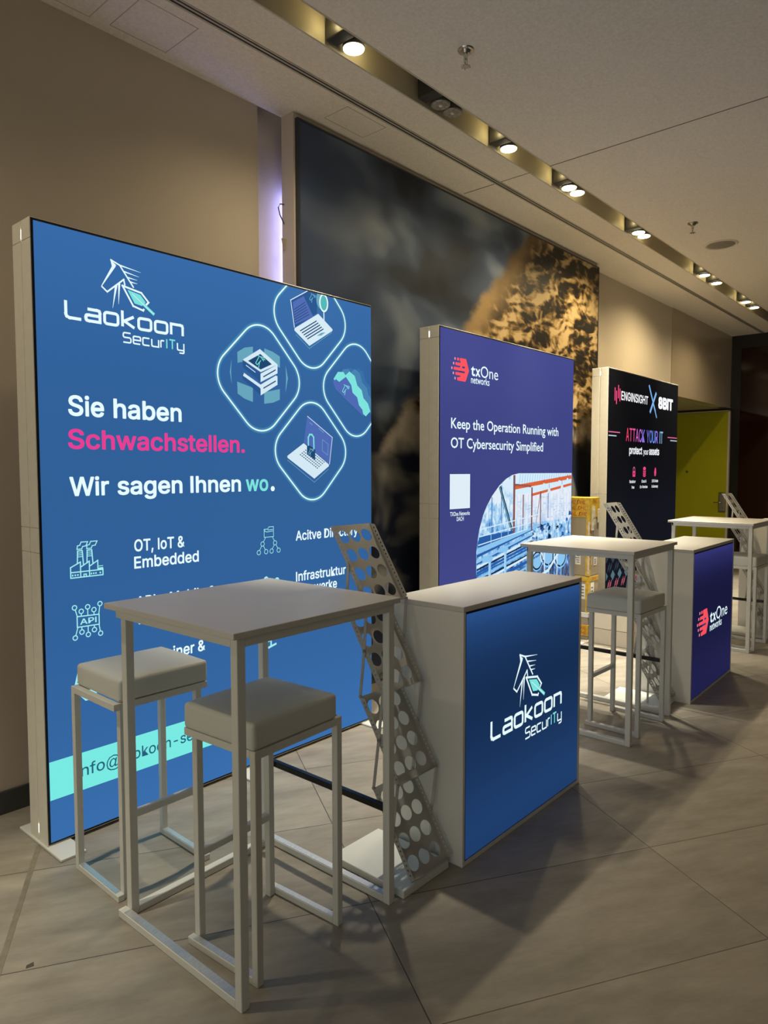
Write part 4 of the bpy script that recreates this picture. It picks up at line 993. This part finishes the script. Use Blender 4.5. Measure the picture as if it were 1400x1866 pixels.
def label_front(t, x, z, w, h):
    m = MB(); m.box(x, x + w, -.0012, -.0002, z, z + h, LABW)
    for k in range(3):
        q = z + h * (.2 + .22 * k); m.box(x + w * .15, x + w * .7, -.0018, -.0012, q, q + h * .08, INK)
    m.build('parcel_label', None, t)
PXo, PYo = 6.0, 2.823
pa = parcel('bottom parcel of the taped stack between the violet and black displays', PXo - .005, PYo - .003, 0, .215, .36, .252, CARD)
m = MB(); m.box(-.0025, .2175, -.0025, .3625, .035, .135, TAPEY, .001, 1)
for zz in (.088, .045):
    for k in range(3): face_text(m, 'DHL', (-.0025, .335 - k * .115, zz), (0, -1, 0), (0, 0, 1), (-1, 0, 0), .095, .034, TRED)
    face_text(m, 'DHL', (.06, -.0025, zz), (1, 0, 0), (0, 0, 1), (0, -1, 0), .095, .034, TRED)
m.build('printed_tape', None, pa)
m = MB(); m.box(-.002, .217, -.002, .362, .205, .250, LABW, .002, 1); m.build('lid_tape', None, pa)
pb = parcel('middle parcel with white shipping labels in the taped stack', PXo, PYo, .2525, .205, .35, .335, CARD)
label_on(pb, .03, .12, .075, .14); label_on(pb, .115, .07, .05, .16); label_front(pb, .045, .12, .07, .15)
m = MB(); m.box(-.0025, .2075, -.0025, .3525, .285, .325, TAPEY, .001, 1); m.box(-.002, .03, -.002, .028, 0, .285, TAPEY); face_text(m, 'DHL', (-.0026, .30, .291), (0, -1, 0), (0, 0, 1), (-1, 0, 0), .085, .028, TRED); face_text(m, 'DHL', (.07, -.0026, .291), (1, 0, 0), (0, 0, 1), (0, -1, 0), .085, .028, TRED); m.build('printed_tape', None, pb)
pc = parcel('tall top parcel wrapped in yellow printed tape in the taped stack', PXo, PYo, .588, .205, .35, .715, CARD)
m = MB(); m.box(-.0025, .2075, -.0025, .3525, .535, .718, TAPEY, .004, 2)
for k in range(3):
    for zz in (.55, .605, .66): face_text(m, 'DHL', (-.0026, .335 - k * .105 - .02 * ((zz * 100) % 2), zz), (0, -1, 0), (0, 0, 1), (-1, 0, 0), .085, .036, TRED)
face_text(m, 'DHL', (.06, -.0026, .665), (1, 0, 0), (0, 0, 1), (0, -1, 0), .09, .036, TRED)
for k in range(9):
    x0 = .02 + random.random() * .14; z0 = .40 + random.random() * .22; w_ = .015 + random.random() * .03; m.box(x0, x0 + w_, -.0045 - .0004 * k, -.0025, z0, z0 + .05 + random.random() * .08, TAPEC)
m.box(-.0028, .032, -.0028, .03, .0, .54, TAPEY); m.box(-.0032, .008, -.0036, .012, .02, .5, TAPEC); m.box(.05, .062, -.0025, -.0003, .10, .52, TAPEC)
for k in range(4): face_text(m, 'DHL', (.028, -.0028, .06 + k * .11), (0, 0, 1), (-1, 0, 0), (0, -1, 0), .09, .024, TRED)
m.build('printed_tape', None, pc)
label_on(pc, .06, .27, .06, .07); label_on(pc, .08, .10, .07, .10); label_front(pc, .10, .27, .06, .07); label_front(pc, .10, .09, .07, .08)
m = MB(); m.box(-.0026, .2076, -.0026, .3526, .245, .268, TAPEC); m.build('clear_tape', None, pc)
ca = parcel('low pale carton on the floor before the black display, seen between stool legs', 5.915, 2.375, 0, .46, .385, .142, CARD2, .0)
cb3 = parcel('pale carton lying on top of the low one before the black display', 5.913, 2.373, .1425, .46, .388, .27, mat('lighter_cardboard', (.60, .53, .41), .8, var=(70, .05), stretch=(8, 8, .15)))

# scrap on the floor near the metal strip
m = MB(); m.add([(0, 0, .0015), (.022, -.006, .002), (.026, .004, .007), (.006, .010, .003), (0, 0, .0005), (.022, -.006, .001), (.026, .004, .006), (.006, .010, .002)], [(0, 1, 2, 3), (7, 6, 5, 4), (0, 4, 5, 1), (1, 5, 6, 2), (2, 6, 7, 3), (3, 7, 4, 0)])
o = m.build('paper_scrap', mat('dark_paper_scrap', (.05, .045, .035), .7)); o.location = (.828, 2.232, 0); tag(o, 'tiny dark scrap lying on the floor left of the table', 'scrap')
